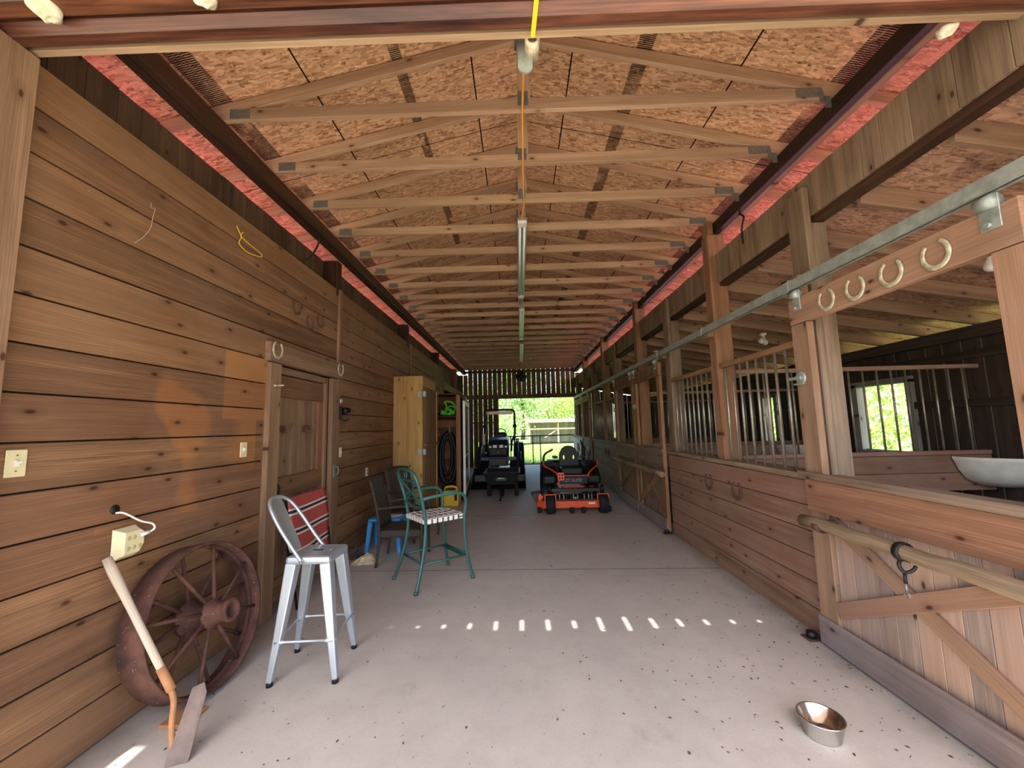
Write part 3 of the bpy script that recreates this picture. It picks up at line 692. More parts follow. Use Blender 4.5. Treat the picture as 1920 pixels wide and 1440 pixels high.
def pole(y0, y1, z, label):
    t = thing('rail_pole', label, 'pole', (2.03, (y0 + y1) / 2, z), 0, 'round wooden poles along the stall doors')
    bb = MB(); n = 14; pts = [(2.03 + .004 * math.sin(k * 1.7), y0 + (y1 - y0) * k / n, z + .006 * math.sin(k * 2.1)) for k in range(n + 1)]; bb.tube(pts, [.041 + .002 * math.sin(k * 1.3) for k in range(n + 1)], 14); bb.build('pole', M['rail'], t)
    for y in (y1 - .17, y0 + .25):
        bb = MB(); bb.tube(arc((2.03, y, z), .047, PI * .95, PI * 2.05, 10), .010, 6, flat=((0, 1, 0), 3.0, .6)); bb.box((2.072, y - .03, z - .03), (2.122, y + .03, z + .03), None, .004); bb.build('cradle', M['rusty'], t)
    bb = MB(); bb.lathe([(0, 0), (.016, 0), (.012, .012), (0, .014)], 10, (2.03, y1, z), (0, 1, 0)); bb.build('end_bolt', M['galv'], t)
pole(.9, 2.95, .885, 'thick round wooden pole held across the nearest right stall door')
pole(5.75, 8.7, .865, 'long round wooden pole across the middle pair of stall doors')
t = thing('tether_strap', 'black strap with a brass snap looped over the near wooden pole', 'strap', (2.03, 2.21, .7))
b = MB(); P = arc((2.03, 2.21, .885), .047, -PI * .45, PI * 1.35, 16); b.tube(P, .008, 6, flat=((0, 1, 0), 2.6, .7))
b.tube(spline([P[-1], (1.995, 2.205, .825), (2.0, 2.20, .80), (2.015, 2.195, .785), (2.04, 2.18, .80), (2.05, 2.17, .825)], 5), .009, 6); b.tube([(2.01, 2.195, .78), (2.01, 2.195, .73)], .008, 6); b.build('loop', M['black'], t)
b = MB(); b.tube([(2.01, 2.195, .73), (2.01, 2.195, .69)], .006, 8); b.tube(arc((2.01, 2.195, .672), .014, 0, 2 * PI, 10, (0, 1, 0)), .004, 6); b.build('snap', M['plate'], t)
def shoe(c, A, N, size, mat, label, grp, rot=0):
    """horseshoe lying in the plane of A and z, opening upward"""
    A = Vector(A); N = Vector(N); c = Vector(c); pts = []
    for k in range(25):
        a = math.radians(-148 + 296 * k / 24); p = (math.sin(a) * .5, -math.cos(a) * .56); 
        pts.append(c + (A * (p[0] * math.cos(rot) - p[1] * math.sin(rot)) + Vector((0, 0, 1)) * (p[1] * math.cos(rot) + p[0] * math.sin(rot))) * size + N * .006)
    bb = MB(); bb.tube(pts, [.0125 * size / .12 * (.75 + .4 * math.cos((k - 12) / 12 * 1.2)) for k in range(25)], 8, flat=(N, .45, 1.0), smooth=True)
    return tag(bb.build('horseshoe', M[mat]), label, 'horseshoe', grp)
for k, y in enumerate((1.94, 2.18, 2.42, 2.65)):
    shoe((2.134, y, 2.415), (0, 1, 0), (-1, 0, 0), .125, 'shoe', 'pale horseshoe on the near stall door header, %s' % ('beside the near roller hanger', 'second from the near roller hanger', 'third from the near roller hanger', 'farthest from the near roller hanger')[k], 'horseshoes on the near stall door', (-.15, .1, .0, -.08)[k])
for d, (y0, y1) in enumerate(((6.22, 7.02), (7.62, 8.5))):
    for k in range(4):
        shoe((2.134, y0 + (y1 - y0) * k / 3, 2.42), (0, 1, 0), (-1, 0, 0), .12, 'rustshoe', 'small dark horseshoe, %s from the front on the %s middle stall door' % (ORD[k], ('nearer', 'farther')[d]), 'horseshoes on the middle doors')
shoe((-2.205, 3.52, 2.355), (0, 1, 0), (1, 0, 0), .135, 'shoe', 'pale horseshoe on the top left corner of the plank door frame', 'horseshoes on the door frame')
shoe((-2.205, 4.80, 2.36), (0, 1, 0), (1, 0, 0), .135, 'shoe', 'pale horseshoe on the top right corner of the plank door frame', 'horseshoes on the door frame')
for k, (y, z) in enumerate(((3.87, 2.87), (4.13, 2.77), (4.35, 2.86))):
    shoe((-2.247, y, z), (0, 1, 0), (1, 0, 0), .125, 'rustshoe', 'rusty horseshoe high on the plank wall above the door, %s' % ('nearest of three', 'lowest of three', 'closest to the batten')[k], 'rusty horseshoes above the door', (.1, -.05, 0)[k])
for k, (y, z) in enumerate(((4.69, .915), (4.10, .905), (10.1, .93), (9.75, .93))):
    tag(shoe((2.192, y, z), (0, 1, 0), (-1, 0, 0), .15, 'rusty', 'rusty iron horseshoe on the right dado planks, %s' % ('the farther of the near two', 'the nearer of the near two', 'last before the dark corner', 'next to the last one')[k], 'horseshoes on the right planks'), 'rusty iron horseshoe on the right dado planks, %s' % ('farther of the near pair', 'nearer of the near pair', 'farther of the distant pair', 'nearer of the distant pair')[k], 'horseshoe', 'horseshoes on the right planks')

# ---------------------------------------------------------------- things on the left wall
def wallplate(y, z, label, kind):
    t = thing(kind, label, 'light switch' if kind == 'light_switch' else 'outlet', (-2.25, y, z - .06))
    bb = MB(); bb.box((-2.249, y - .038, z - .06), (-2.241, y + .038, z + .06), 'z', .003); bb.build('cover_plate', M['ivory' if kind == 'light_switch' else 'white'], t)
    if kind == 'light_switch':
        bb = MB(); bb.box((-2.241, y - .008, z - .014), (-2.236, y + .008, z + .014)); bb.box((-2.238, y - .005, z - .002), (-2.222, y + .005, z + .008)); bb.build('toggle', M['white'], t)
        bb = MB()
        for dz in (-.035, .035): bb.lathe([(0, 0), (.004, 0), (.003, .002), (0, .002)], 8, (-2.241, y, z + dz), (1, 0, 0))
        bb.build('screw', M['plate'], t)
    else:
        for dz in (-.024, .024):
            bb = MB(); bb.lathe([(0, 0), (.017, 0), (.016, .0008), (0, .0008)], 14, (-2.241, y, z + dz), (1, 0, 0))
            for dy in (-.009, .009): bb.box((-2.2412, y + dy - .0025, z + dz - .006), (-2.2402, y + dy + .0025, z + dz + .006))
            bb.box((-2.2412, y - .004, z + dz - .014), (-2.2402, y + .004, z + dz - .009))
            bb.build('receptacle', M['darkcord'], t)
wallplate(1.735, 1.49, 'ivory light switch plate at the near end of the left plank wall', 'light_switch')
wallplate(3.19, 1.465, 'ivory light switch plate just left of the plank door', 'light_switch')
wallplate(4.93, 1.33, 'small ivory switch plate just past the plank door', 'light_switch')
wallplate(5.81, .99, 'white outlet cover on the plank wall above the wicker chairs', 'outlet')
t = thing('outlet_adapter', 'ivory six-way plug adapter on the wall with a white cord above the wheel', 'outlet', (-2.25, 2.26, .94))
b = MB(); y, z = 2.265, 1.0; B = [(-.075, -.085), (.055, -.085), (.085, -.03), (.085, .06), (.055, .085), (-.075, .085)]; T = [(-.04, -.06), (.045, -.06), (.07, -.02), (.07, .045), (.045, .06), (-.04, .06)]
vs = [(-2.248, y + a, z + c) for a, c in B] + [(-2.205, y + a, z + c) for a, c in T]
b._add(vs, [list(range(6)), list(range(6, 12))] + [(i, (i + 1) % 6, 6 + (i + 1) % 6, 6 + i) for i in range(6)], vs); b.build('housing', M['ivory'], t)
for a in (-.02, .012, .045):
    for c in (-.03, .025):
        b = MB(); b.lathe([(0, 0), (.013, 0), (.0125, .0006), (0, .0006)], 12, (-2.2052, y + a, z + c), (1, 0, 0))
        for q in (-.006, .006): b.box((-2.2052, y + a + q - .0015, z + c - .005), (-2.2042, y + a + q + .0015, z + c + .005))
        b.build('receptacle', M['tubdark'], t)
b = MB(); b.tube(spline([(-2.255, 2.20, 1.175), (-2.22, 2.22, 1.17), (-2.20, 2.30, 1.11), (-2.185, 2.36, 1.08), (-2.18, 2.37, 1.05), (-2.19, 2.35, 1.035)], 6), .0055, 8); b.tube([(-2.19, 2.35, 1.035), (-2.203, 2.31, 1.028)], .011, 8); b.build('cord', M['white'], t)
b = MB(); b.lathe([(0, 0), (.026, 0), (.026, .003), (0, .003)], 16, (-2.25, 2.195, 1.195), (1, 0, 0)); tag(b.build('hole_shade', M['black']), 'round black disc for the shaded cord hole in the plank above the adapter', 'hole')  # black disc on the plank paints the shade inside a hole
b = MB(); b.tube([(-2.205, 3.50, 2.02), (-2.12, 3.50, 2.02)], .007, 8); b.lathe([(0, 0), (.015, 0), (.012, .01), (0, .012)], 10, (-2.205, 3.50, 2.02), (1, 0, 0)); tag(b.build('coat_peg', M['shoe']), 'cream iron peg sticking out of the left door jamb', 'peg')
b = MB(); b.tube(spline([(-2.235, 2.98, 3.27), (-2.225, 2.96, 3.25), (-2.225, 2.99, 3.22), (-2.23, 3.02, 3.19), (-2.23, 3.0, 3.13), (-2.23, 3.1, 3.10), (-2.23, 3.27, 3.135), (-2.23, 3.26, 3.165), (-2.23, 3.12, 3.18), (-2.23, 3.02, 3.2), (-2.225, 3.03, 3.24)], 5), .0035, 6); tag(b.build('twine_loop', M['yellowcord']), 'loop of bright yellow twine hanging high on the left planks', 'twine')
b = MB(); b.tube(spline([(-2.235, 2.25, 3.03), (-2.225, 2.24, 2.99), (-2.23, 2.27, 3.0), (-2.23, 2.26, 2.93), (-2.23, 2.25, 2.86), (-2.235, 2.21, 2.78), (-2.24, 2.17, 2.73)], 5), .0018, 5); tag(b.build('twine', M['handle']), 'thin pale frayed string hanging on the left planks near the front', 'twine')
t = thing('clamp_lamp', 'small black clamp gadget hung on the batten right of the plank door', 'hook', (-2.21, 4.86, 1.72))
b = MB(); b.lathe([(0, 0), (.04, 0), (.045, .03), (.035, .09), (.0, .09)], 14, (-2.19, 4.86, 1.84), (.5, .8, .15)); b.box((-2.225, 4.82, 1.74), (-2.19, 4.85, 1.90), 'z', .004); b.tube(spline([(-2.2, 4.84, 1.75), (-2.17, 4.87, 1.72), (-2.14, 4.92, 1.74)], 4), .008, 6); b.build('body', M['black'], t)
b = MB(); b.tube(arc((-2.205, 4.84, 1.965), .022, 0, 2 * PI, 14, (0, 1, 0)), .005, 6); b.build('ring', M['white'], t)
b = MB(); b.box((-2.215, 4.69, 1.05), (-2.205, 4.75, 1.20), 'z', .004); b.tube(spline([(-2.205, 4.72, 1.18), (-2.17, 4.72, 1.16), (-2.17, 4.72, 1.10), (-2.205, 4.72, 1.08)], 4), .007, 6); tag(b.build('door_latch', M['plate']), 'worn metal latch on the right jamb of the plank door', 'latch')
b = MB(); b.tube(spline([(-2.18, 4.16, 3.75), (-2.2, 4.15, 3.65), (-2.25, 4.10, 3.50), (-2.31, 4.03, 3.44), (-2.38, 4.0, 3.46)], 6), .011, 8); tag(b.build('cable', M['darkcord']), 'black cable drooping from the left header beam', 'cable')
b = MB(); b.tube(spline([(2.36, 3.92, 3.75), (2.34, 3.82, 3.66), (2.30, 3.79, 3.56), (2.285, 3.79, 3.45), (2.285, 3.78, 3.36)], 6), .010, 8); tag(b.build('cable', M['darkcord']), 'black cable drooping over the right weathered fascia', 'cable')

# ---------------------------------------------------------------- overhead: lights, cords, bracket
for i, (y0, y1, x, lab) in enumerate(((4.10, 6.66, .095, 'long twin-tube strip light under the trusses, nearest'), (7.36, 9.95, .115, 'twin-tube strip light under the trusses, middle one'), (10.66, 13.4, .135, 'twin-tube strip light under the trusses, farthest'))):
    t = thing('strip_light', lab, 'strip light', (x, (y0 + y1) / 2, 3.83), 0, 'strip lights along the ridge')
    b = MB(); b.box((x - .055, y0, 3.852), (x + .055, y1, 3.893), 'y', .004); b.build('housing', M['silverin'], t)
    for s in (-1, 1): b = MB(); b.tube([(x + s * .026, y0 + .12, 3.836), (x + s * .026, y1 - .1, 3.836)], .014, 10); b.build('tube', M['tube'], t)
    for yy in (y0 + .05, y1 - .05): b = MB(); b.box((x - .05, yy - .05, 3.822), (x + .05, yy + .05, 3.853), None, .004); b.build('lamp_holder', M['white'], t)
b = MB(); b.tube(spline([(.10, 1.66, 3.40), (.105, 1.75, 3.55), (.09, 2.1, 3.80), (.085, 2.62, 3.884), (.09, 2.95, 3.87), (.095, 3.24, 3.886), (.10, 3.5, 3.86), (.11, 3.80, 3.875), (.10, 4.0, 3.88), (.09, 4.12, 3.87)], 6), .0075, 8); tag(b.build('extension_cord', M['orangecord']), 'thin orange-yellow cord strung under the trusses to the nearest strip light', 'cord')
b = MB()
for p in (((.135, 1.352, 3.80), (.125, 1.352, 3.362)), ((.125, 1.352, 3.36), (.108, 1.60, 3.352))): b.beam(p[0], p[1], .020, .004, (0, 1, .01) if abs(p[0][2] - p[1][2]) > .1 else (0, 0, 1))
tag(b.build('ratchet_strap', M['yellowcord']), 'flat bright yellow strap wrapped over the front beam', 'strap')
t = thing('pipe_bracket', 'galvanised pipe bracket under the middle of the front beam', 'bracket', (.09, 1.69, 3.28))
b = MB(); b.prism([(-.035 + 0, .14)] + [(.035 * math.cos(a), .035 * math.sin(a)) for a in [PI + PI * k / 10 for k in range(11)]] + [(.035, .14)], (.075, 1.70, 3.31), (1, 0, 0), (0, 0, 1), (0, .008, 0)); b.build('strap_plate', M['galv'], t)
b = MB(); b.tube([(.108, 1.685, 3.37), (.108, 1.685, 3.48)], .034, 14); b.build('upright_pipe', M['shoe'], t)
b = MB(); b.lathe([(.022, -.06), (.034, -.06), (.034, .03), (.022, .03), (.022, -.06)], 18, (.108, 1.685, 3.375), (0, 1, 0)); b.build('pipe_stub', M['shoe'], t)
def lump(c, r, label, seed):
    rr = random.Random(seed); bb = MB(); pr = [(0, -1)] + [(math.cos(a), math.sin(a)) for a in [-1.2, -.7, -.2, .3, .8, 1.2]] + [(0, 1)]
    bb.lathe([(p[0] * r, p[1] * r * .8) for p in pr], 14, c)
    for v in bb.v:
        d = v - Vector(c); v += d * (rr.uniform(-.35, .35))
    return tag(bb.build('foam_lump', M['foam'], sub=1), label, 'foam', 'foam lumps on the front beam')
lump((-1.92, 1.42, 3.375), .06, 'yellowed foam lump under the front beam at the far left corner', 1); lump((-1.24, 1.40, 3.375), .045, 'yellowed foam lump under the front beam between the corner and the strap', 2); lump((2.02, 1.66, 3.37), .035, 'small yellowed foam lump under the front beam on the right', 3)
def socket(x, y, label, twin=0, drop=.0):
    z = RZ(x) - .014; t = thing('bulb_holder', label, 'light bulb', (x, y, z - .12), 0, 'bulbs over the right stalls')
    bb = MB(); bb.lathe([(0, 0), (.05, 0), (.05, -.02), (.025, -.03), (.02, -.07), (0, -.07)], 14, (x, y, z)); bb.build('socket', M['white'], t)
    for s in ((-1, 1) if twin else (0,)):
        bb = MB(); d = Vector((s * .55, s * .5, -1)).normalized(); bb.lathe([(.0, .04), (.016, .045), (.02, .07), (.035, .10), (.042, .125), (.038, .15), (.02, .165), (0, .168)], 14, (x, y, z - .02), d); bb.build('bulb', M['bulb'], t)
socket(3.62, 2.93, 'bare bulb under the lean-to roof beside the horseshoe door'); socket(3.62, 5.72, 'twin flood bulbs under the lean-to roof behind the barred front', 1); socket(3.2, 9.1, 'single bulb under the lean-to roof near the middle pair of doors'); socket(2.75, 7.7, 'small bulb close under the fascia beyond the middle doors')
# far fan and corner feeders
t = thing('wall_fan', 'black round fan high in the middle of the slatted back wall', 'fan', (.14, 15.85, 3.45))
b = MB(); b.tube(arc((.14, 15.86, 3.62), .2, 0, 2 * PI, 24), .02, 8, closed=False)
for k in range(12): a = PI * k / 12; b.tube([(.14 + .2 * math.cos(a), 15.85, 3.62 + .2 * math.sin(a)), (.14 - .2 * math.cos(a), 15.85, 3.62 - .2 * math.sin(a))], .004, 5)
b.build('cage', M['blackmetal'], t)
b = MB()
for k in range(4):
    a = k * PI / 2; b.prism([(0, -.03), (.17, -.07), (.17, .06), (0, .03)], (.14, 15.885, 3.62), (math.cos(a), .25, math.sin(a)), (-math.sin(a), .1, math.cos(a)), (0, .004, 0))
b.build('blade', M['black'], t); b = MB(); b.lathe([(0, 0), (.06, 0), (.06, .09), (0, .09)], 14, (.14, 15.865, 3.62), (0, 1, 0)); b.build('motor', M['blackmetal'], t)
for (x, y, lab) in ((5.14, 4.38, 'big pale plastic corner feed tub in the nearest stall'), (5.10, 7.25, 'pale plastic corner feed tub in the second stall')):
    b = MB(); b.lathe([(.0, .84), (.22, .85), (.40, .92), (.49, 1.03), (.53, 1.12), (.55, 1.15), (.545, 1.165), (.50, 1.16), (.46, 1.05), (.36, .95), (.0, .89)], 20, (x, y, 0), (0, 0, 1), PI, 1.5 * PI, up=(1, 0, 0), sx=.86, sy=.86)
    tag(b.build('feed_tub', M['tub']), lab, 'feed tub', 'corner feed tubs')
# ---------------------------------------------------------------- things standing along the left
# iron wheel leaning on the wall
t = thing('iron_wheel', 'large rusty iron wagon wheel leaning on the left plank wall', 'wheel', (-2.06, 2.63, 0)); R = .44
T = Matrix.Translation((-2.06, 2.61, .446)) @ Matrix.Rotation(-.19, 4, 'Y') @ Matrix.Rotation(-.04, 4, 'Z')
X = (1, 0, 0)
b = MB(); b.lathe([(R - .014, -.082), (R, -.082), (R, .075), (R - .014, .075), (R - .016, .0), (R - .014, -.082)], 48, (0, 0, 0), X); b.xf(T); b.build('rim', M['rusty'], t)
b = MB(); b.lathe([(R - .03, -.012), (R - .012, -.012), (R - .012, .012), (R - .03, .012), (R - .03, -.012)], 48, (0, 0, 0), X); b.xf(T); b.build('inner_rib', M['rusty'], t)
b = MB(); b.lathe([(.035, -.09), (.075, -.09), (.105, -.085), (.105, -.06), (.075, -.05), (.062, 0), (.066, .06), (.085, .07), (.085, .085), (.066, .095), (.058, .17), (.07, .20), (.07, .215), (.045, .215), (.042, .10), (.035, -.09)], 28, (0, 0, 0), X); b.xf(T); b.build('hub', M['rusty'], t)
for k in range(16):
    a = 2 * PI * (k + .25) / 16; xh, xr = ((.078, .035) if k % 2 else (-.07, -.035)); b = MB()
    b.tube([(xh, .055 * math.cos(a - .15), .055 * math.sin(a - .15)), (xr, (R - .013) * math.cos(a), (R - .013) * math.sin(a))], .0115, 8); b.xf(T); b.build('spoke', M['rusty'], t)
b = MB(); b.box((-2.02, 2.30, .0), (-1.86, 2.46, .018), None, .004); tag(b.build('wood_scrap', M['rustorange']), 'small orange-brown wood block wedged under the iron wheel', 'block')
# hoe
t = thing('grubbing_hoe', 'old long-handled hoe with pale wooden handle leaning by the wheel', 'hoe', (-1.72, 2.10, 0))
b = MB(); n = 10; P0 = Vector((-2.205, 2.13, .955)); P1 = Vector((-1.83, 2.14, .315)); b.tube([P0.lerp(P1, k / n) for k in range(n + 1)], [.021, .0235, .0225, .02, .0185, .018, .018, .018, .018, .017, .016], 12); b.build('handle', M['handle'], t)
b = MB(); b.tube([P0.lerp(P1, .86), P0.lerp(P1, 1.03)], [.021, .021], 12); b.build('ferrule', M['rustorange'], t)
b = MB(); b.tube(spline([(-1.825, 2.14, .305), (-1.795, 2.13, .25), (-1.785, 2.115, .15), (-1.76, 2.10, .06), (-1.715, 2.09, .022)], 5), [.014] * 18 + [.013] * 3, 8); b.build('shank', M['rustorange'], t)
b = MB(); b._add([(-1.755, 2.05, .003), (-1.665, 2.085, .003), (-1.68, 2.20, .25), (-1.71, 2.22, .285), (-1.757, 2.20, .27), (-1.757, 2.14, .16)], [[0, 1, 2, 3, 4, 5]], [(0, 0, 0), (.1, 0, 0), (.1, .3, 0), (.06, .33, 0), (0, .3, 0), (0, .15, 0)]); b.build('blade', M['hoe'], t, solid=.007)

# silver metal stool
t = thing('bar_stool', 'silver metal bar stool with low curved back near the iron wheel', 'stool', (-1.44, 2.86, 0))
cx, cy, zt = -1.44, 2.86, .765; h = .152
FT = [(-1.62, 2.65), (-1.22, 2.68), (-1.265, 3.07), (-1.66, 3.03)]; CR = [(cx - h, cy - h), (cx + h, cy - h + .01), (cx + h - .005, cy + h), (cx - h, cy + h - .01)]
b = MB(); b.prism([(-h, -h), (h, -h), (h, h), (-h, h)], (cx, cy, zt - .055), (1, 0, 0), (0, 1, 0), (0, 0, .055)); b.build('seat', M['silver'], t, bevel=.022)
b = MB(); b.box((cx - .035, cy - .011, zt + .0006), (cx + .035, cy + .011, zt + .0022), None, .0005); b.build('slot_shade', M['darkcord'], t, label='dark plate for the shaded hand slot')  # thin dark plate stands in for the shade of an open slot
b = MB(); b.box((cx - .006 - .09, cy - .006, zt + .0005), (cx - .09 + .006, cy + .006, zt + .003)); b.box((cx + .09 - .006, cy - .006, zt + .0005), (cx + .09 + .006, cy + .006, zt + .003)); b.build('rivet', M['silverin'], t)
for (fx, fy), (qx, qy) in zip(FT, CR):
    d = Vector((qx - cx, qy - cy, 0)).normalized(); q = Vector((qx, qy, zt - .05)) - d * .055; f = Vector((fx, fy, .022)); b = MB()
    b.tube([q.lerp(f, k / 5) + d * (.0 if k < 4 else (k - 3) * .003) for k in range(6)], [.052, .048, .043, .038, .032, .026], 4, smooth=False, flat=((1, 0, 0), 1, 1)); b.build('leg', M['silver'], t, bevel=.008)
    b = MB(); b.lathe([(0, 0), (.021, 0), (.02, .024), (.017, .03)], 12, (fx + d.x * .004, fy + d.y * .004, 0)); b.build('foot_cap', M['black'], t, label='dark rubber foot')
for i in range(4):
    a = Vector(FT[i] + (.02,)).lerp(Vector(CR[i] + (zt - .05,)), .33); c = Vector(FT[(i + 1) % 4] + (.02,)).lerp(Vector(CR[(i + 1) % 4] + (zt - .05,)), .33); b = MB()
    b.tube([a, a.lerp(c, .12), a.lerp(c, .16), a.lerp(c, .84), a.lerp(c, .88), c], [.016, .016, .0085, .0085, .016, .016], 8); b.build('foot_rail', M['silver'], t)
b = MB(); BK = spline([(-1.47, 2.70, .735), (-1.545, 2.705, .83), (-1.64, 2.71, .965), (-1.715, 2.735, 1.075), (-1.755, 2.79, 1.125), (-1.765, 2.86, 1.135), (-1.755, 2.93, 1.125), (-1.715, 2.985, 1.075), (-1.64, 3.01, .965), (-1.545, 3.015, .83), (-1.47, 3.02, .735)], 5); b.tube(BK, .0125, 10); b.build('back_hoop', M['silver'], t)
b = MB(); n = 8
for k in range(n):
    f = lambda u: Vector((-1.60 - .145 * u - .02 * u * u, 2.86, .768 + .352 * u)); b.beam(f(k / n), f((k + 1) / n), .135 - .0 * k, .004, (1, 0, .3))
b.build('back_splat', M['silverin'], t)
b = MB(); b.lathe([(0, 0), (.012, 0), (.009, .007), (0, .008)], 10, (-1.47, 2.688, .735), (0, -1, 0)); b.build('back_bolt', M['plate'], t)

# striped folding canvas chair leaning on the plank door
t = thing('folding_chair', 'folded red canvas chair with navy and cream stripes leaning on the plank door', 'folding chair', (-2.13, 4.05, 0))
n = 16; m = 14; b = MB(); vs = []; sv = []; gs = []; fs = []
for i in range(n + 1):
    for j in range(m + 1):
        v = i / n; u = j / m; y = 3.70 + .70 * u; z = .38 + .60 * v; x = -2.095 - .075 * v + .012 * math.sin(u * 5 + v * 3) + .02 * math.exp(-((v - .55) * 6) ** 2) * (u - .3)
        if v > .93 and u > .9: y -= .02 * (v - .93) / .07
        vs.append((x, y, z)); gs.append((y, z, 0)); sv.append((z + .012 * math.sin(u * 4)) / .185 + .18)
for i in range(n):
    for j in range(m): a = i * (m + 1) + j; fs.append((a, a + 1, a + m + 2, a + m + 1))
b._add(vs, fs, gs, True); o = b.build('canvas', M['blanket'], t, solid=.012, label='red canvas with navy and cream stripes')
at = o.data.attributes.new('sv', 'FLOAT_VECTOR', 'POINT'); at.data.foreach_set('vector', [c for s_ in sv for c in (s_, 0, 0)])
for y in (3.69, 4.41):
    b = MB(); b.tube([(-2.12, y, .3), (-2.175, y, .97)], .010, 8); b.build('frame_tube', M['blackmetal'], t)
    b = MB(); b.tube([(-2.05, y + .02, .0), (-2.13, y + .02, .55)], .010, 8); b.build('leg', M['blackmetal'], t)
b = MB(); b.tube([(-2.11, 3.69, .345), (-2.11, 4.41, .345)], .010, 8); b.build('cross_tube', M['galv'], t)

# teal bar chair with woven strap seat
ang = math.atan2(.395, .48) - PI / 2
t = thing('bar_chair', 'tall teal metal armchair with white woven strap seat standing in the aisle', 'chair', (-.955, 4.385, 0), ang)
G = M['green']
for s in (-1, 1):
    b = MB(); b.tube(spline([(s * .27, .325, .0), (s * .245, .28, .22), (s * .235, .25, .45), (s * .245, .245, .67), (s * .265, .25, .82), (s * .27, .19, .90), (s * .265, .05, .915), (s * .245, -.15, .90), (s * .225, -.235, .885)], 5), .0135, 8, flat=((0, 1, 0), 1.35, .8)); b.build('front_leg', G, t, local=True)
    b = MB(); b.tube(spline([(s * .275, -.33, .0), (s * .235, -.25, .25), (s * .215, -.205, .48), (s * .21, -.20, .67), (s * .215, -.235, .86), (s * .228, -.28, 1.02), (s * .215, -.315, 1.12), (s * .15, -.336, 1.168), (s * .07, -.343, 1.182), (0, -.345, 1.185)], 5), .0135, 8, flat=((0, 1, 0), 1.35, .8)); b.build('back_leg', G, t, local=True)
    for fy in (.325, -.33): b = MB(); b.lathe([(0, 0), (.022, 0), (.016, .03), (.0, .035)], 10, (s * .272, fy, 0)); b.build('foot', G, t, local=True)
    b = MB(); b.tube([(s * .23, -.235, .25), (s * .24, .28, .25)], .011, 8); b.build('side_rail', G, t, local=True)
b = MB(); b.tube([(-.24, .28, .25), (.24, .28, .25)], .011, 8); b.box((-.235, .22, .238), (.235, .30, .246), None, .002); b.build('foot_plate', G, t, local=True)
b = MB(); b.tube([(-.23, -.235, .25), (.23, -.235, .25)], .012, 8); b.build('back_rail', G, t, local=True)
b = MB(); b.tube([(-.225, -.20, .655), (.225, -.20, .655), (.235, .24, .655), (-.235, .24, .655)], .014, 8, closed=True); b.build('seat_frame', G, t, local=True)
b = MB(); nx, ny = 7, 7
for i in range(nx):
    x = -.192 + .064 * i; b.beam((x, -.215, .674 + .003 * (i % 2)), (x, .258, .674 + .003 * (i % 2)), .044, .0045); 
    for yy in (-.218, .258): b.beam((x, yy, .676), (x, yy, .635), .044, .0045, (0, 1, 0))
for j in range(ny):
    y = -.17 + .062 * j; b.beam((-.238, y, .677), (.238, y, .677), .042, .0045)
    for xx in (-.24, .24): b.beam((xx, y, .676), (xx, y, .635), .042, .0045, (1, 0, 0))
b.build('strap_seat', M['strap'], t, local=True, label='white woven strap seat')
b = MB(); yb = lambda z: -.20 - .143 * max(0, (z - .67) / .51) ** 1.3
for s in (-1, 1): b.tube(spline([(s * .185, yb(1.06) - .01, 1.065), (s * .06, yb(.97) - .0, .97), (-s * .05, yb(.90), .905), (-s * .205, yb(.82), .815)], 5), .011, 6, flat=((0, 1, 0), .7, 1.5))
b.tube(spline([(-.205, yb(.82), .815), (0, yb(.77), .775), (.205, yb(.82), .815)], 6), .011, 6, flat=((0, 1, 0), .7, 1.5)); b.tube(spline([(-.185, yb(1.06), 1.065), (0, yb(1.05), 1.06), (.185, yb(1.06), 1.065)], 6), .010, 6, flat=((0, 1, 0), .7, 1.4))
b.tube(arc((0, yb(1.12), 1.12), .03, 0, 2 * PI, 14), .008, 6); b.build('back_scroll', G, t, local=True)

# wicker armchairs
def wicker(loc, rz, label):
    t = thing('wicker_chair', label, 'chair', loc, rz, 'dark wicker armchairs'); W = M['wicker']
    b = MB(); b.prism([(-.25, -.24), (.25, -.24), (.25, .27), (-.25, .27)], (0, 0, .32), (1, 0, 0), (0, 1, 0), (0, 0, .09)); b.build('seat', W, t, local=True, bevel=.02)
    n = 10; b = MB(); vs = []; fs = []
    for i in range(n + 1):
        z = .40 + .60 * i / n; y = -.235 - .12 * (i / n) ** 1.3
        for j in range(9): u = j / 8 - .5; vs.append((u * .47, y - .03 * (1 - (2 * u) ** 2), z + (.025 * (1 - (2 * u) ** 2) if i == n else 0)))
    for i in range(n):
        for j in range(8): a = i * 9 + j; fs.append((a, a + 1, a + 10, a + 9))
    b._add(vs, fs, [(v[0], v[2], 0) for v in vs], True); b.build('backrest', W, t, local=True, solid=.02)
    for s in (-1, 1):
        b = MB(); b.tube(spline([(s * .255, -.27, 0), (s * .25, -.245, .2), (s * .25, -.24, .42), (s * .245, -.285, .72), (s * .235, -.36, 1.0)], 5), .0155, 8); b.build('back_leg', W, t, local=True)
        b = MB(); b.tube(spline([(s * .26, .26, 0), (s * .26, .26, .4), (s * .265, .26, .62), (s * .27, .20, .675), (s * .27, 0, .685), (s * .255, -.2, .665), (s * .245, -.275, .66)], 5), .0155, 8); b.build('front_leg', W, t, local=True)
        for yy in (-.27, .26): b = MB(); b.lathe([(0, 0), (.017, 0), (.017, .02), (0, .02)], 8, (s * .257, yy, -.0)); b.build('foot', M['black'], t, local=True)
    return t
wicker((-1.46, 5.03, 0), -PI / 2 + .06, 'dark wicker armchair nearest the plank door, seen side-on')
wicker((-1.62, 6.05, 0), -PI / 2 - .5, 'dark wicker armchair behind, against the tall pine cabinet')
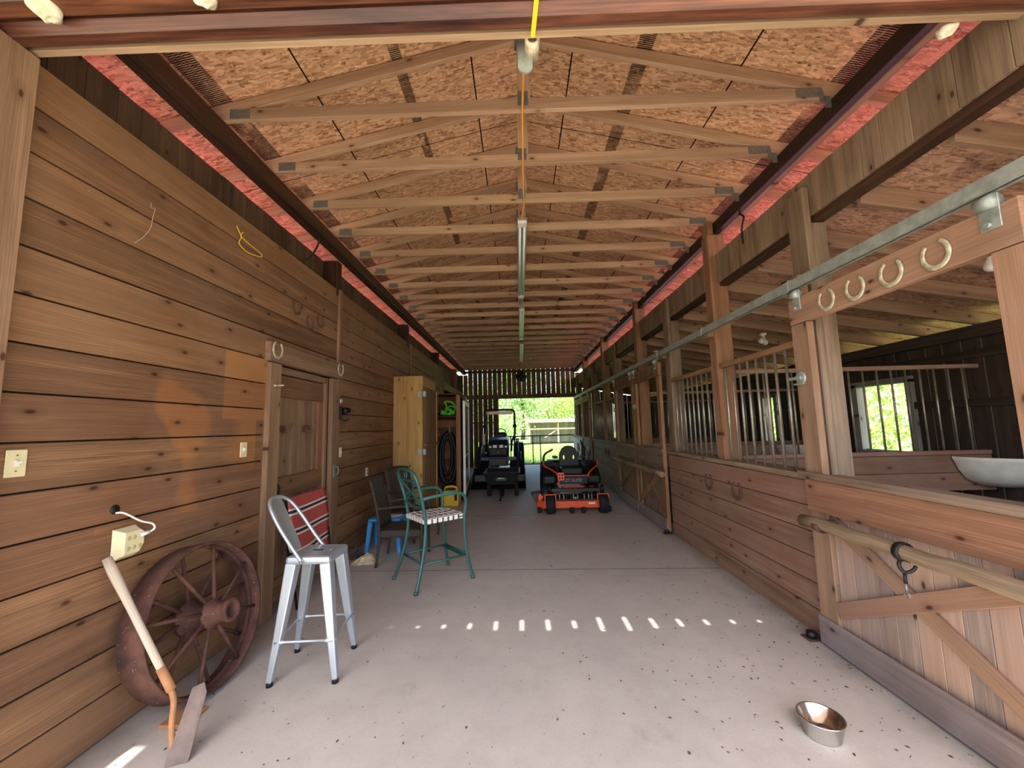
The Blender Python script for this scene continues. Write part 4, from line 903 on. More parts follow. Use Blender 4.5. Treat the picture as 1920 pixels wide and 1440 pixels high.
# blue stool and plate
t = thing('step_stool', 'bright blue plastic stool between the wicker chair and the wall', 'stool', (-1.82, 5.47, 0)); Bm = M['blue']
b = MB(); b.prism([(-.21, -.16), (.21, -.16), (.21, .16), (-.21, .16)], (-1.82, 5.47, .385), (1, 0, 0), (0, 1, 0), (0, 0, .04)); b.build('seat', Bm, t, bevel=.015)
for sx in (-1, 1):
    for sy in (-1, 1): b = MB(); b.tube([(-1.82 + sx * .18, 5.47 + sy * .13, .385), (-1.82 + sx * .215, 5.47 + sy * .175, 0)], [.042, .030], 4, smooth=False, flat=((1, 0, 0), 1, 1)); b.build('leg', Bm, t, bevel=.006)
b = MB(); b.lathe([(0, 0), (.06, 0), (.07, .008), (.12, .022), (.122, .027), (.068, .014), (0, .010)], 28, (-1.72, 5.42, .4255)); tag(b.build('plate', M['white']), 'white plate on top of the blue stool', 'plate')
# litter on the floor by the wall
rr = random.Random(3)
def crumple(name, c, sx, sy, h, mat, label, seed, cat):
    rr = random.Random(seed); n = 9; vs = []; fs = []
    for i in range(n):
        for j in range(n):
            u, v = i / (n - 1), j / (n - 1); e = math.sin(PI * u) * math.sin(PI * v)
            vs.append((c[0] + (u - .5) * sx + rr.uniform(-.015, .015), c[1] + (v - .5) * sy + rr.uniform(-.015, .015), .004 + max(0, e * h * rr.uniform(.5, 1.1))))
    for i in range(n - 1):
        for j in range(n - 1): a = i * n + j; fs.append((a, a + 1, a + n + 1, a + n))
    b = MB(); b._add(vs, fs, [(p[0], p[1], 0) for p in vs]); return tag(b.build(name, mat, solid=.004), label, cat)
crumple('paper_bag', (-1.90, 4.93), .30, .20, .11, M['paper'], 'crumpled pale brown paper bag on the floor below the wicker chair', 5, 'bag')
crumple('rag', (-2.12, 5.15), .22, .24, .15, M['brownrag'], 'crumpled dark rag on the floor against the left wall', 6, 'rag')

# tall pine cabinet
t = thing('pine_cabinet', 'tall yellow knotty pine cabinet against the left wall', 'cabinet', (-1.98, 7.55, 0)); Cm = M['cabinet']
b = MB()
for x0, x1 in ((-2.245, -2.065), (-2.062, -1.885), (-1.882, -1.715)): b.box((x0, 7.0, .02), (x1, 7.022, 2.55), 'z', .003)
b.build('side_panel', Cm, t)
b = MB(); b.box((-2.24, 7.022, .02), (-2.225, 8.1, 2.55)); b.box((-2.24, 8.08, .02), (-1.715, 8.1, 2.55), 'z'); b.box((-2.24, 7.0225, 2.52), (-1.715, 8.08, 2.545)); b.box((-2.24, 7.0225, .03), (-1.73, 8.08, .06)); b.build('carcass', Cm, t)
b = MB(); b.box((-1.738, 7.023, 2.36), (-1.713, 8.1, 2.545), 'y', .003); b.build('header', Cm, t)
b = MB(); y = 7.03
for w in (.19, .22, .2, .23, .2): b.box((-1.712, y, .07), (-1.69, y + w - .004, 2.345), 'z', .003); y += w
dr = b.build('door', M['cabdoor'], t)
b = MB(); b.box((-1.689, 7.04, 1.28), (-1.655, 8.16, 1.33), 'y', .004); b.build('door_rail', M['cabdoor'], dr)
b = MB(); b.box((-1.689, 8.0, .07), (-1.668, 8.075, 2.345), 'z', .003); b.build('door_stile', Cm, dr)
for z in (2.22, 1.19):
    b = MB(); b.box((-1.80, 6.994, z - .05), (-1.725, 7.0, z + .05)); b.box((-1.72, 6.994, z - .05), (-1.66, 7.028, z + .05)); b.lathe([(0, -.055), (.011, -.055), (.011, .055), (0, .055)], 8, (-1.714, 6.99, z)); b.build('hinge', M['galv'], t, label='galvanised hinge')
# open plank hutch past the cabinet
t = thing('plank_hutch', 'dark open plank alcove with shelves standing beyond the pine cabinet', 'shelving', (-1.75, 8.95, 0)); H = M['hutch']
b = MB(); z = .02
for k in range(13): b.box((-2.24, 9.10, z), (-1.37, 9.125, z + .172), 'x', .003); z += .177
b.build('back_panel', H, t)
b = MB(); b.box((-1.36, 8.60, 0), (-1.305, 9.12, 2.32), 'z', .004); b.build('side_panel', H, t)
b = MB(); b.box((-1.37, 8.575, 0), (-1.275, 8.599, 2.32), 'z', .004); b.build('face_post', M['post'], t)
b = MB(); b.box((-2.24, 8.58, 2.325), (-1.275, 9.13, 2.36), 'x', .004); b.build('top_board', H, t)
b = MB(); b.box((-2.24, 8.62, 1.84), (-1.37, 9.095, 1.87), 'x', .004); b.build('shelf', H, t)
# leaf blower on the shelf
t = thing('leaf_blower', 'lime green leaf blower on the alcove shelf', 'leaf blower', (-1.48, 8.80, 1.87)); Lm = M['lime']
b = MB(); b.tube(spline([(-1.68, 8.8, 1.95), (-1.60, 8.8, 1.94), (-1.48, 8.8, 1.95), (-1.36, 8.8, 1.945)], 4), [.06 + .0 * k for k in range(13)], 14); b.lathe([(0, -.07), (.07, -.07), (.085, -.03), (.085, .03), (.07, .07), (0, .07)], 18, (-1.50, 8.78, 1.958), (0, 1, 0)); b.build('body', Lm, t)
b = MB(); b.tube(spline([(-1.62, 8.8, 2.17), (-1.55, 8.8, 2.19), (-1.46, 8.8, 2.18), (-1.38, 8.8, 2.12), (-1.36, 8.8, 2.03), (-1.38, 8.8, 1.98)], 5), .022, 10); b.tube(spline([(-1.60, 8.8, 2.17), (-1.56, 8.8, 2.1), (-1.57, 8.8, 2.02), (-1.60, 8.8, 1.97)], 5), .018, 8); b.tube(spline([(-1.56, 8.8, 2.05), (-1.47, 8.8, 2.09), (-1.38, 8.8, 2.06)], 5), .014, 8); b.build('handle', Lm, t)
b = MB(); b.tube([(-1.36, 8.8, 1.945), (-1.33, 8.8, 1.945)], .06, 14); b.lathe([(0, 0), (.03, 0), (.03, .012), (0, .012)], 12, (-1.50, 8.705, 1.958), (0, -1, 0)); b.build('motor_cap', M['black'], t)
t.location.x -= .06
# hose on its hook
t = thing('vacuum_hose', 'long dark ribbed hose hanging in a loop inside the alcove', 'hose', (-1.63, 9.05, .35))
b = MB(); P = spline([(-1.60, 9.03, 1.50), (-1.72, 9.03, 1.38), (-1.80, 9.03, 1.10), (-1.81, 9.03, .75), (-1.76, 9.03, .48), (-1.63, 9.03, .38), (-1.51, 9.03, .48), (-1.46, 9.03, .75), (-1.47, 9.03, 1.10), (-1.53, 9.03, 1.38), (-1.58, 9.03, 1.48)], 14); b.tube(P, [.052 + .004 * (k % 2) for k in range(len(P))], 10); b.build('hose', M['black'], t)
b = MB(); P = spline([(-1.62, 9.0, 1.42), (-1.73, 9.0, 1.20), (-1.74, 8.99, .8), (-1.64, 8.98, .56), (-1.54, 8.99, .8), (-1.54, 9.0, 1.2), (-1.60, 9.0, 1.42)], 12); b.tube(P, [.034 + .003 * (k % 2) for k in range(len(P))], 8); b.build('inner_coil', M['black'], t)
b = MB(); b.tube([(-1.60, 9.05, 1.42), (-1.60, 9.05, 1.68)], [.022, .014], 10); b.build('wand', M['galv'], t, label='grey metal wand')
b = MB(); b.tube(arc((-1.88, 9.08, 1.48), .05, 0, 2 * PI, 18), .006, 6); tag(b.build('hanging_ring', M['galv']), 'shiny metal ring hanging in the alcove left of the hose', 'ring')
b = MB(); b.box((-1.46, 9.06, 1.30), (-1.39, 9.099, 1.44), 'z', .005); tag(b.build('switch_box', M['black']), 'small black switch box on the alcove planks right of the hose', 'switch')
# glazed patio door standing along the aisle behind the alcove
t = thing('patio_door', 'white framed glass patio door set lengthwise past the alcove', 'glass door', (-1.33, 10.0, 0))
a = Vector((-1.215, 8.72, 0)); c = Vector((-1.44, 11.25, 0)); u = (c - a).normalized(); Lg = (c - a).length
def seg(mb, s0, s1, z0, z1, w): p = a + u * s0; q = a + u * s1; zc = (z0 + z1) / 2; mb.beam((p.x, p.y, zc), (q.x, q.y, zc), w, z1 - z0)
b = MB(); seg(b, 0, Lg, 0, .12, .07); seg(b, 0, Lg, 2.20, 2.30, .07); seg(b, Lg - .07, Lg, .121, 2.199, .07); b.build('outer_frame', M['beamdark'], t)
b = MB(); seg(b, 0, .06, .121, 2.199, .05); seg(b, Lg - .13, Lg - .071, .121, 2.199, .05); seg(b, .061, Lg - .131, .121, .17, .05); seg(b, .061, Lg - .131, 2.14, 2.199, .05); seg(b, .061, Lg - .131, .93, .95, .03); b.build('sash', M['white'], t)
b = MB(); seg(b, .06, Lg - .13, .171, .929, .008); seg(b, .06, Lg - .13, .951, 2.139, .008); b.build('pane', M['glass'], t)
# yellow jug, crate
t = thing('fuel_jug', 'yellow plastic jug with moulded handles on the floor before the alcove', 'jug', (-1.46, 8.30, 0)); Y = M['yellow']
b = MB(); b.prism([(-.185, 0), (.185, 0), (.19, .26), (.15, .32), (-.12, .32), (-.19, .25)], (-1.46, 8.21, .0), (1, 0, 0), (0, 0, 1), (0, .17, 0)); b.build('body', Y, t, bevel=.025)
b = MB(); b.tube(spline([(-1.57, 8.295, .30), (-1.56, 8.295, .365), (-1.50, 8.295, .39), (-1.40, 8.295, .39), (-1.33, 8.295, .365), (-1.32, 8.295, .30)], 5), .024, 10); b.build('top_handle', Y, t)
b = MB(); b.box((-1.545, 8.207, .325), (-1.375, 8.22, .36)); b.box((-1.36, 8.204, .12), (-1.30, 8.212, .24), None, .003); b.build('grip_recess', M['black'], t, label='black grip recess')
b = MB(); b.lathe([(0, 0), (.03, 0), (.03, .03), (0, .03)], 12, (-1.60, 8.295, .31)); b.build('cap', M['black'], t)
b = MB(); b.tube([(-1.55, 8.46, .40), (-1.78, 8.50, .62)], .008, 6); tag(b.build('rod', M['darkcord']), 'thin dark rod leaning behind the yellow jug', 'rod')
b = MB(); b.box((-2.05, 8.25, 0), (-1.70, 8.55, .42), 'z', .01); tag(b.build('wooden_box', M['hutch']), 'dark wooden box on the floor left of the yellow jug', 'box')
# dog bowl
t = thing('pet_bowl', 'shiny stainless steel pet bowl on the concrete floor', 'bowl', (1.505, 2.205, 0))
b = MB(); b.lathe([(0, .004), (.075, .002), (.078, .0), (.082, .004), (.100, .085), (.104, .088), (.1045, .092), (.100, .094), (.096, .09), (.078, .012), (0, .010)], 48, (1.505, 2.205, 0)); b.build('bowl', M['steel'], t)
b = MB(); b.lathe([(0, .0105), (.05, .011), (.07, .016), (.072, .0135)], 20, (1.51, 2.20, 0), sx=1, sy=.7); b.build('residue', M['brownrag'], t, label='dark dried food residue')
for i, (x, y, lab) in enumerate(((2.15, 3.10, 'black floor guide roller at the foot of the nearest stall door'), (2.15, 5.93, 'black floor guide roller at the foot of the middle stall doors'))):
    t = thing('door_guide', lab, 'door guide', (x, y, 0), 0, 'floor guides of the sliding doors')
    b = MB(); b.box((x - .09, y - .05, 0), (x + .04, y + .05, .008), None, .002); b.build('base_plate', M['rusty'], t); b = MB(); b.lathe([(0, .008), (.032, .008), (.032, .05), (0, .05)], 14, (x - .04, y, 0)); b.build('roller', M['black'], t)
# leaf litter on the floor
rr = random.Random(11); b = MB()
for k in range(560):
    while True:
        x = rr.uniform(-2.1, 2.15); y = rr.uniform(2.02, 6) if rr.random() < .8 else rr.uniform(6, 12)
        e = max(abs(x) / 2.2, .35 + .65 * (abs(x - 1.5) < .7 and y < 3), .5 * (y < 3))
        if rr.random() < e ** 2: break
    L = rr.uniform(.004, .014); a = rr.uniform(0, PI); w = rr.uniform(.2, .5); d = Vector((math.cos(a), math.sin(a), 0)) * L; p = Vector((-d.y, d.x, 0)) * w; c = Vector((x, y, .003)); b._add([c - d, c - p + Vector((0, 0, .003)), c + d, c + p], [(0, 1, 2, 3)], [(0, 0, 0)] * 4)
tag(b.build('leaf_litter', M['deadleaf'], kind='stuff'), 'scattered dry leaf bits and dirt crumbs on the concrete', 'litter', None, 'stuff')
# ---------------------------------------------------------------- orange zero-turn mower
t = thing('riding_mower', 'orange and black zero-turn riding mower facing out', 'mower', (.98, 8.0, 0)); O = M['orange']; K = M['black']; KM = M['blackmetal']
def wheel(mb, c, r, w, hub=.5): mb.lathe([(r * hub, -w / 2 * .8), (r * .9, -w / 2), (r, -w * .36), (r, w * .36), (r * .9, w / 2), (r * hub, w / 2 * .8)], 28, c, (1, 0, 0)); return mb
def rim(mb, c, r, w): mb.lathe([(0, -w / 2), (r, -w / 2), (r, w / 2), (0, w / 2)], 20, c, (1, 0, 0)); return mb
b = MB(); b.prism([(.30, 7.48), (.42, 7.40), (1.54, 7.40), (1.63, 7.48), (1.63, 8.05), (1.45, 8.28), (.50, 8.28), (.30, 8.05)], (0, 0, .085), (1, 0, 0), (0, 1, 0), (0, 0, .13)); b.build('deck', O, t, bevel=.012)
b = MB(); b.prism([(.42, 7.46), (1.52, 7.46), (1.55, 8.05), (.42, 8.05)], (0, 0, .217), (1, 0, 0), (0, 1, 0), (0, 0, .02)); 
for x, y in ((.6, 7.75), (.98, 7.6), (1.36, 7.75)): b.lathe([(0, .237), (.10, .237), (.09, .28), (.03, .29), (.0, .29)], 16, (x, y, 0))
b.build('deck_cover', K, t)
b = MB()
for x in (.72, .80, .98, 1.06, 1.18, 1.26, 1.32): b.tube([(x, 7.47, .235), (x, 7.5, .33)], .011, 6)
b.lathe([(0, 0), (.03, 0), (.02, .03), (0, .03)], 10, (1.02, 7.48, .24)); b.build('deck_rods', M['galv'], t)
for x in (.54, 1.50):
    b = MB(); wheel(b, (x, 7.37, .165), .165, .165); b.build('caster_tyre', M['rubber'], t); b = MB(); rim(b, (x, 7.37, .165), .085, .12); b.build('caster_rim', KM, t)
    b = MB()
    for s in (-1, 1): b.box((x + s * .098 - .008, 7.33, .13), (x + s * .098 + .008, 7.41, .345))
    b.box((x - .106, 7.325, .338), (x + .106, 7.42, .352)); b.build('caster_fork', O, t); b = MB(); b.tube([(x, 7.40, .352), (x, 7.42, .50)], .03, 12); b.build('caster_post', KM, t)
for x in (.345, .93, 1.14, 1.625): b = MB(); wheel(b, (x, 7.365 if .5 < x < 1.5 else 7.46, .055), .055, .07, .2); b.build('deck_roller', M['rubber'], t)
b = MB(); b.box((.50, 7.42, .37), (1.54, 7.50, .44), 'x', .008); b.box((.66, 7.48, .34), (.74, 9.2, .42), 'y', .006); b.box((1.26, 7.48, .34), (1.34, 9.2, .42), 'y', .006); b.build('frame', KM, t)
b = MB(); b.prism([(.84, .41), (1.24, .41), (1.16, .31), (.92, .31)], (0, 7.86, 0), (1, 0, 0), (0, 0, 1), (0, .05, 0)); b.box((.86, 7.845, .355), (1.22, 7.862, .385)); b.build('front_bumper', O, t)
b = MB(); b.tube([(.80, 7.88, .40), (1.44, 7.88, .40)], .014, 8); b.tube([(.92, 7.86, .325), (1.02, 7.85, .29), (1.16, 7.86, .325)], .012, 6); b.build('foot_bar', M['orange'], t)
b = MB(); b.prism([(0, .44), (0, .58), (.35, .60), (.40, .44)], (.76, 7.93, 0), (0, 1, 0), (0, 0, 1), (.57, 0, 0)); fp = b.build('foot_panel', K, t, bevel=.008)
cu = bpy.data.curves.new('badge_lettering', 'FONT'); cu.body = 'ZT ELITE'; cu.size = .085; cu.extrude = .002; cu.align_x = 'CENTER'; cu.shear = .2
tmp = bpy.data.objects.new('lettering_source', cu); COL.objects.link(tmp); bpy.context.view_layer.update()
me = bpy.data.meshes.new_from_object(tmp.evaluated_get(bpy.context.evaluated_depsgraph_get())); bpy.data.objects.remove(tmp); bpy.data.curves.remove(cu)
tx = bpy.data.objects.new('badge_lettering', me); COL.objects.link(tx); me.materials.clear(); me.materials.append(M['plate']); tx.parent = fp; tx.location = Vector((1.045, 7.926, .485)) - XF[fp.name][0]; tx.rotation_euler = (PI / 2, 0, 0)
b = MB(); b.box((.755, 7.925, .592), (1.335, 7.945, .612), 'x', .003); b.build('panel_trim', O, t)
b = MB(); bx0, bx1, z0, z1 = .735, .86, .525, .675
for k in range(3): xx = bx0 + (bx1 - bx0 - .024) * k / 2; b.box((xx, 7.84, z0), (xx + .024, 7.865, z1)); zz = z0 + (z1 - z0 - .024) * k / 2; b.box((bx0, 7.841, zz), (bx1, 7.864, zz + .024))
b.build('pedal', O, t); b = MB(); b.tube(spline([(.76, 7.86, .53), (.745, 7.84, .40), (.72, 7.83, .28), (.68, 7.84, .26)], 5), .014, 8); b.build('pedal_arm', O, t)
for s in (-1, 1):
    x = lambda d: 1.06 + s * d
    b = MB(); b.prism([(8.24, .38), (8.24, .55), (8.50, .74), (8.95, .82), (9.2, .70), (9.2, .38)], (x(.30), 0, 0), (0, 1, 0), (0, 0, 1), (s * .30, 0, 0)); b.build('fender_tank', K, t, bevel=.05)
    b = MB(); P = [(x(.29), 8.02, .56), (x(.33), 8.06, .64), (x(.44), 8.18, .71), (x(.55), 8.34, .76), (x(.565), 8.40, .87)]; b.tube(spline(P, 5), .018, 10); b.build('grab_rail', O, t)
    b = MB(); wheel(b, (x(.47), 8.92, .30), .30, .28); b.build('drive_tyre', M['rubber'], t); b = MB(); rim(b, (x(.47), 8.92, .30), .16, .2); b.build('drive_rim', KM, t)
    b = MB(); b.box((x(.30) - .05, 8.45, .90), (x(.30) + .05, 8.75, .945), 'y', .012); b.build('armrest', K, t)
b = MB(); b.tube(spline([(.50, 8.40, .86), (.505, 8.38, .95), (.55, 8.36, 1.02), (.64, 8.35, 1.07), (.70, 8.35, 1.105)], 5), .021, 10); b.build('steering_lever', K, t)
b = MB(); b.tube(spline([(1.62, 8.42, .86), (1.60, 8.5, .78), (1.50, 8.6, .80), (1.42, 8.6, .84)], 5), .021, 10); b.build('steering_lever', K, t)
b = MB(); b.prism([(-.20, 0), (.20, 0), (.235, .10), (.20, .15), (-.20, .15), (-.235, .10)], (1.07, 8.22, .58), (1, 0, 0), (0, 0, 1), (0, .48, 0)); b.build('seat_cushion', K, t, bevel=.03)
b = MB(); b.box((.84, 8.2, .46), (1.30, 8.8, .578)); b.build('seat_pan', K, t)
# backrest with two slots
def holed(outer, holes, y, th):
    bm = bmesh.new(); E = []
    for loop in [outer] + holes:
        v = [bm.verts.new((p[0], y, p[1])) for p in loop]; E += [bm.edges.new((v[i], v[(i + 1) % len(v)])) for i in range(len(v))]
    bmesh.ops.triangle_fill(bm, use_beauty=True, edges=E); bm.verts.index_update(); vs = [tuple(v.co) for v in bm.verts]; fs = [[v.index for v in f.verts] for f in bm.faces]; bm.free()
    mb = MB(); mb._add(vs, fs, [(v[0], v[2], 0) for v in vs]); return mb
ou = [(.90, .66), (1.24, .66), (1.285, .80), (1.275, .98), (1.22, 1.09), (1.14, 1.145), (1.07, 1.155), (1.0, 1.145), (.92, 1.09), (.865, .98), (.855, .80)]
ho = [[(cx + .022 * math.cos(a), .895 + .055 * math.sin(a)) for a in [2 * PI * k / 10 for k in range(10)]] for cx in (.965, 1.175)]
o = holed(ou, ho, 8.74, .07).build('seat_back', K, t, solid=.075, bevel=.016)
b = MB(); b.box((.62, 9.2, .42), (1.5, 9.62, .80), None, .05); b.build('engine', KM, t)
b = MB(); b.prism([(.31, .10), (.31, .20), (.50, .40), (.56, .40), (.56, .10)], (0, 7.62, 0), (1, 0, 0), (0, 0, 1), (0, .5, 0)); b.build('discharge_chute', K, t); b = MB(); b.prism([(.20, .28), (.38, .31), (.40, .27), (.30, .12), (.24, .20)], (0, 7.75, 0), (1, 0, 0), (0, 0, 1), (0, .35, 0)); b.build('chute_flap', M['flap'], t)
b = MB(); b.prism([(.32, .24), (.36, .34), (.43, .26), (.36, .20)], (0, 7.56, 0), (1, 0, 0), (0, 0, 1), (0, .05, 0)); b.build('chute_hinge', O, t)
b = MB(); b.box((1.24, 7.394, .155), (1.36, 7.399, .185)); b.build('deck_decal', M['white'], t, label='small white decal')

# ---------------------------------------------------------------- dump cart
t = thing('dump_cart', 'black plastic tow-behind dump cart in front of the tractor', 'cart', (-.42, 9.2, 0))
x0, x1 = -.83, -.02
rimP = [(x0, 8.95), (x1, 8.95), (x1 - .0, 10.0), (x0 + .0, 10.0)]; botP = [(x0 + .10, 9.03), (x1 - .10, 9.03), (x1 - .10, 9.85), (x0 + .10, 9.85)]
def tub_ring(o, z, e): return [(p[0] + (e if k in (0, 3) else -e), p[1] + (e if k in (0, 1) else -e), z) for k, p in enumerate(o)]
L = [tub_ring(rimP, .575, -.02), tub_ring(rimP, .56, -.02), tub_ring(rimP, .555, 0), tub_ring(botP, .30, 0), tub_ring(botP, .32, .02), tub_ring(rimP, .575, .015)]
vs = [p for r in L for p in r]; fs = [(i * 4 + k, i * 4 + (k + 1) % 4, ((i + 1) % 6) * 4 + (k + 1) % 4, ((i + 1) % 6) * 4 + k) for i in range(6) for k in range(4) if i != 3]; fs += [(12, 13, 14, 15), (16, 17, 18, 19)]
b = MB(); b._add(vs, fs, [(p[0], p[1], p[2]) for p in vs]); b.build('tub', K, t, bevel=.006)
b = MB(); b.box((-.55, 8.985, .40), (-.31, 8.993, .49), None, .002); lp = b.build('name_plate', M['plate'], t, label='grey bordered name plate'); b = MB(); b.box((-.543, 8.98, .407), (-.317, 8.9845, .483)); b.build('plate_face', K, lp)
b = MB(); b.box((-.51, 8.977, .435), (-.43, 8.9795, .455)); b.box((-.42, 8.977, .439), (-.35, 8.9795, .451)); b.build('plate_mark', M['white'], lp)
for x in (-.725, -.095): b = MB(); wheel(b, (x, 9.35, .20), .20, .09); b.build('wheel', M['rubber'], t); b = MB(); rim(b, (x, 9.35, .20), .105, .06); b.build('wheel_rim', KM, t)
b = MB(); b.tube([(-.725, 9.35, .20), (-.095, 9.35, .20)], .014, 8); b.build('axle', KM, t)
b = MB(); b.prism([(-.075, 0), (.075, 0), (.04, -.42), (-.04, -.42)], (-.41, 9.10, .295), (1, 0, 0), (0, .86, .42), (0, .02, -.03)); b.tube([(-.41, 8.76, .13), (-.43, 8.42, .07), (-.435, 8.28, .035)], .024, 8); b.build('tongue', K, t)
b = MB()
for z in (.02, .055): b.box((-.475, 8.18, z), (-.395, 8.32, z + .012), None, .003)
b.build('hitch_clevis', M['galv'], t)

# ---------------------------------------------------------------- compact tractor with loader
t = thing('compact_tractor', 'dark navy compact tractor with front loader and roll bar', 'tractor', (-.58, 12.0, 0)); N_ = M['navy']
b = MB(); prof = [(10.15, .03), (10.15, .0), (10.85, .0), (10.98, .10), (11.0, .30), (10.92, .46), (10.90, .48), (10.88, .46), (10.95, .29), (10.93, .12), (10.83, .03)]
b.prism(prof, (-1.26, 0, 0), (0, 1, 0), (0, 0, 1), (1.40, 0, 0))
for x in (-1.26, .125): b.prism([(10.17, .0), (10.85, 0), (10.98, .10), (11.0, .30), (10.92, .46), (10.45, .30)], (x, 0, .002), (0, 1, 0), (0, 0, 1), (.015, 0, 0))
b.build('bucket', KM, t)
for x in (-1.14, -.06):
    b = MB(); P = [(x, 12.55, 1.12), (x, 12.0, 1.10), (x, 11.35, .82), (x, 11.05, .38)]
    for p, q in zip(P, P[1:]): b.beam(p, q, .07, .13, (0, 0, 1), .008)
    b.build('loader_arm', N_, t)
    b = MB(); b.tube([(x + .09, 12.4, .80), (x + .09, 11.6, .78)], .03, 10); b.tube([(x + .09, 11.6, .78), (x + .09, 11.1, .52)], .017, 8); b.build('lift_cylinder', KM, t)
    b = MB(); b.box((x - .05, 12.45, .45), (x + .05, 12.65, 1.22), 'z', .008); b.build('loader_mast', N_, t)
b = MB(); b.beam((-1.16, 11.28, .70), (-.04, 11.28, .70), .10, .10, (0, 0, 1), .01); b.build('loader_cross_tube', N_, t)
b = MB(); b.prism([(11.42, .72), (11.36, .95), (11.40, 1.10), (11.55, 1.22), (11.9, 1.27), (12.6, 1.29), (12.6, .72)], (-.90, 0, 0), (0, 1, 0), (0, 0, 1), (.58, 0, 0)); b.build('hood', N_, t, bevel=.05)
b = MB(); b.box((-.86, 11.325, .80), (-.36, 11.37, .98), None, .01); b.build('grille', K, t)
for x0, x1 in ((-.87, -.80), (-.76, -.645), (-.575, -.46), (-.42, -.35)): b = MB(); b.box((x0, 11.335, 1.0), (x1, 11.372, 1.085 if x1 - x0 > .09 else 1.06), None, .008); b.build('headlight', M['lamp'], t)
b = MB(); b.lathe([(0, 0), (.032, 0), (.02, .012), (0, .012)], 14, (-.61, 11.325, .88), (0, -1, 0)); b.build('badge', M['plate'], t)
b = MB(); b.box((-.88, 11.2, .50), (-.34, 13.2, .715), None, .02); b.build('chassis', KM, t)
for x in (-1.04, -.18): b = MB(); wheel(b, (x, 11.75, .33), .33, .22); b.build('front_tyre', M['rubber'], t); b = MB(); rim(b, (x, 11.75, .33), .19, .15); b.build('front_rim', KM, t)
for x in (-1.16, -.02): b = MB(); wheel(b, (x, 13.05, .52), .52, .34); b.build('rear_tyre', M['rubber'], t); b = MB(); rim(b, (x, 13.05, .52), .30, .22); b.build('rear_rim', KM, t)
for x in (-1.16, -.02): b = MB(); b.prism([(12.65, .78), (12.75, 1.08), (13.4, 1.10), (13.5, .8)], (x - .15, 0, 0), (0, 1, 0), (0, 0, 1), (.30, 0, 0)); b.build('fender', N_, t, bevel=.02)
b = MB(); b.tube(spline([(-1.06, 12.95, .80), (-1.08, 12.95, 1.1), (-1.11, 12.95, 1.35), (-1.11, 12.95, 1.8), (-1.11, 12.95, 2.05), (-1.06, 12.95, 2.13), (-.95, 12.95, 2.15), (-.3, 12.95, 2.15), (-.19, 12.95, 2.13), (-.14, 12.95, 2.05), (-.14, 12.95, 1.8), (-.14, 12.95, 1.35), (-.24, 12.95, 1.12), (-.27, 12.95, .80)], 4), .036, 8); b.build('roll_bar', KM, t)
for x in (-1.11, -.14): b = MB(); b.lathe([(0, -.06), (.055, -.06), (.06, 0), (.055, .06), (0, .06)], 12, (x, 12.95, 1.62), (1, 0, 0)); b.build('roll_bar_hinge', KM, t)
b = MB(); b.box((-1.06, 12.90, 2.0), (-.19, 12.93, 2.11), 'x', .01); b.build('shade_strip', M['tin'], t, label='pale strip under the roll bar')
b = MB(); b.box((-.80, 12.62, 1.0), (-.42, 12.75, 1.40), None, .03); b.tube(arc((-.61, 12.85, 1.42), .17, 0, 2 * PI, 20, (1, 0, 0), (0, .7, .7)), .015, 8); b.build('steering_console', K, t)
b = MB(); b.prism([(-.22, 0), (.22, 0), (.20, .42), (.12, .50), (-.12, .50), (-.20, .42)], (-.61, 13.35, .92), (1, 0, 0), (0, 0, 1), (0, .10, 0)); b.build('seat', K, t, bevel=.03)
b = MB(); b.box((-1.075, 11.5, 1.08), (-.985, 11.56, 1.40), 'z', .015); b.build('side_marker', M['shoe'], t, label='pale upright marker')
b = MB(); b.tube([(-.14, 11.9, 1.05), (-.14, 11.9, 1.26)], .028, 10); b.lathe([(0, 0), (.06, 0), (.06, .05), (0, .06)], 12, (-.14, 11.9, 1.26)); b.build('air_precleaner', K, t)
# tangle of rods at the far right
t = thing('tripod_stand', 'dark folding tripod stand against the pale daylit wall at the far right', 'stand', (1.95, 12.6, 0))
for p, q in (((1.9, 12.3, 0), (2.0, 12.6, .92)), ((2.05, 12.9, 0), (2.0, 12.6, .92)), ((2.1, 12.4, 0), (2.0, 12.6, .92))): b = MB(); b.tube([p, q], .022, 8); b.build('leg', KM, t)
for p, q in (((2.0, 12.6, .90), (1.9, 12.3, 1.12)), ((2.0, 12.6, .90), (2.08, 12.95, 1.15))): b = MB(); b.tube([p, q], .020, 8); b.build('handle', KM, t)
b = MB(); b.box((1.94, 12.5, .66), (2.06, 12.7, .92), None, .02); b.build('head', KM, t)
# ---------------------------------------------------------------- beyond the far opening
t = thing('farm_gate', 'green tube farm gate across the far opening', 'gate', (.72, 16.25, 0)); Gp = M['gatepaint']
b = MB(); b.tube(spline([(-.92, 16.25, .06), (-.92, 16.25, .6), (-.92, 16.25, 1.1), (-.84, 16.25, 1.185), (-.3, 16.25, 1.19), (.6, 16.25, 1.195), (1.7, 16.25, 1.2), (2.18, 16.25, 1.2), (2.25, 16.25, 1.12), (2.25, 16.25, .6), (2.25, 16.25, .06)], 4) , .027, 8, closed=True); b.build('outer_tube', Gp, t)
for z in (.87,): b = MB(); b.tube([(-.92, 16.25, z), (2.25, 16.25, z + .02)], .025, 8); b.build('cross_tube', Gp, t)
for x in (.55, .86, -.35): b = MB(); b.tube([(x, 16.25, .06), (x, 16.25, 1.19)], .023, 8); b.build('upright', Gp, t)
b = MB()
for k in range(30): x = -.88 + .105 * k; b.tube([(x, 16.262, .07), (x, 16.262, .86)], .003, 4, caps=False)
for k in range(8): z = .12 + .1 * k; b.tube([(-.92, 16.262, z), (2.25, 16.262, z)], .003, 4, caps=False)
b.build('wire_mesh', Gp, t)
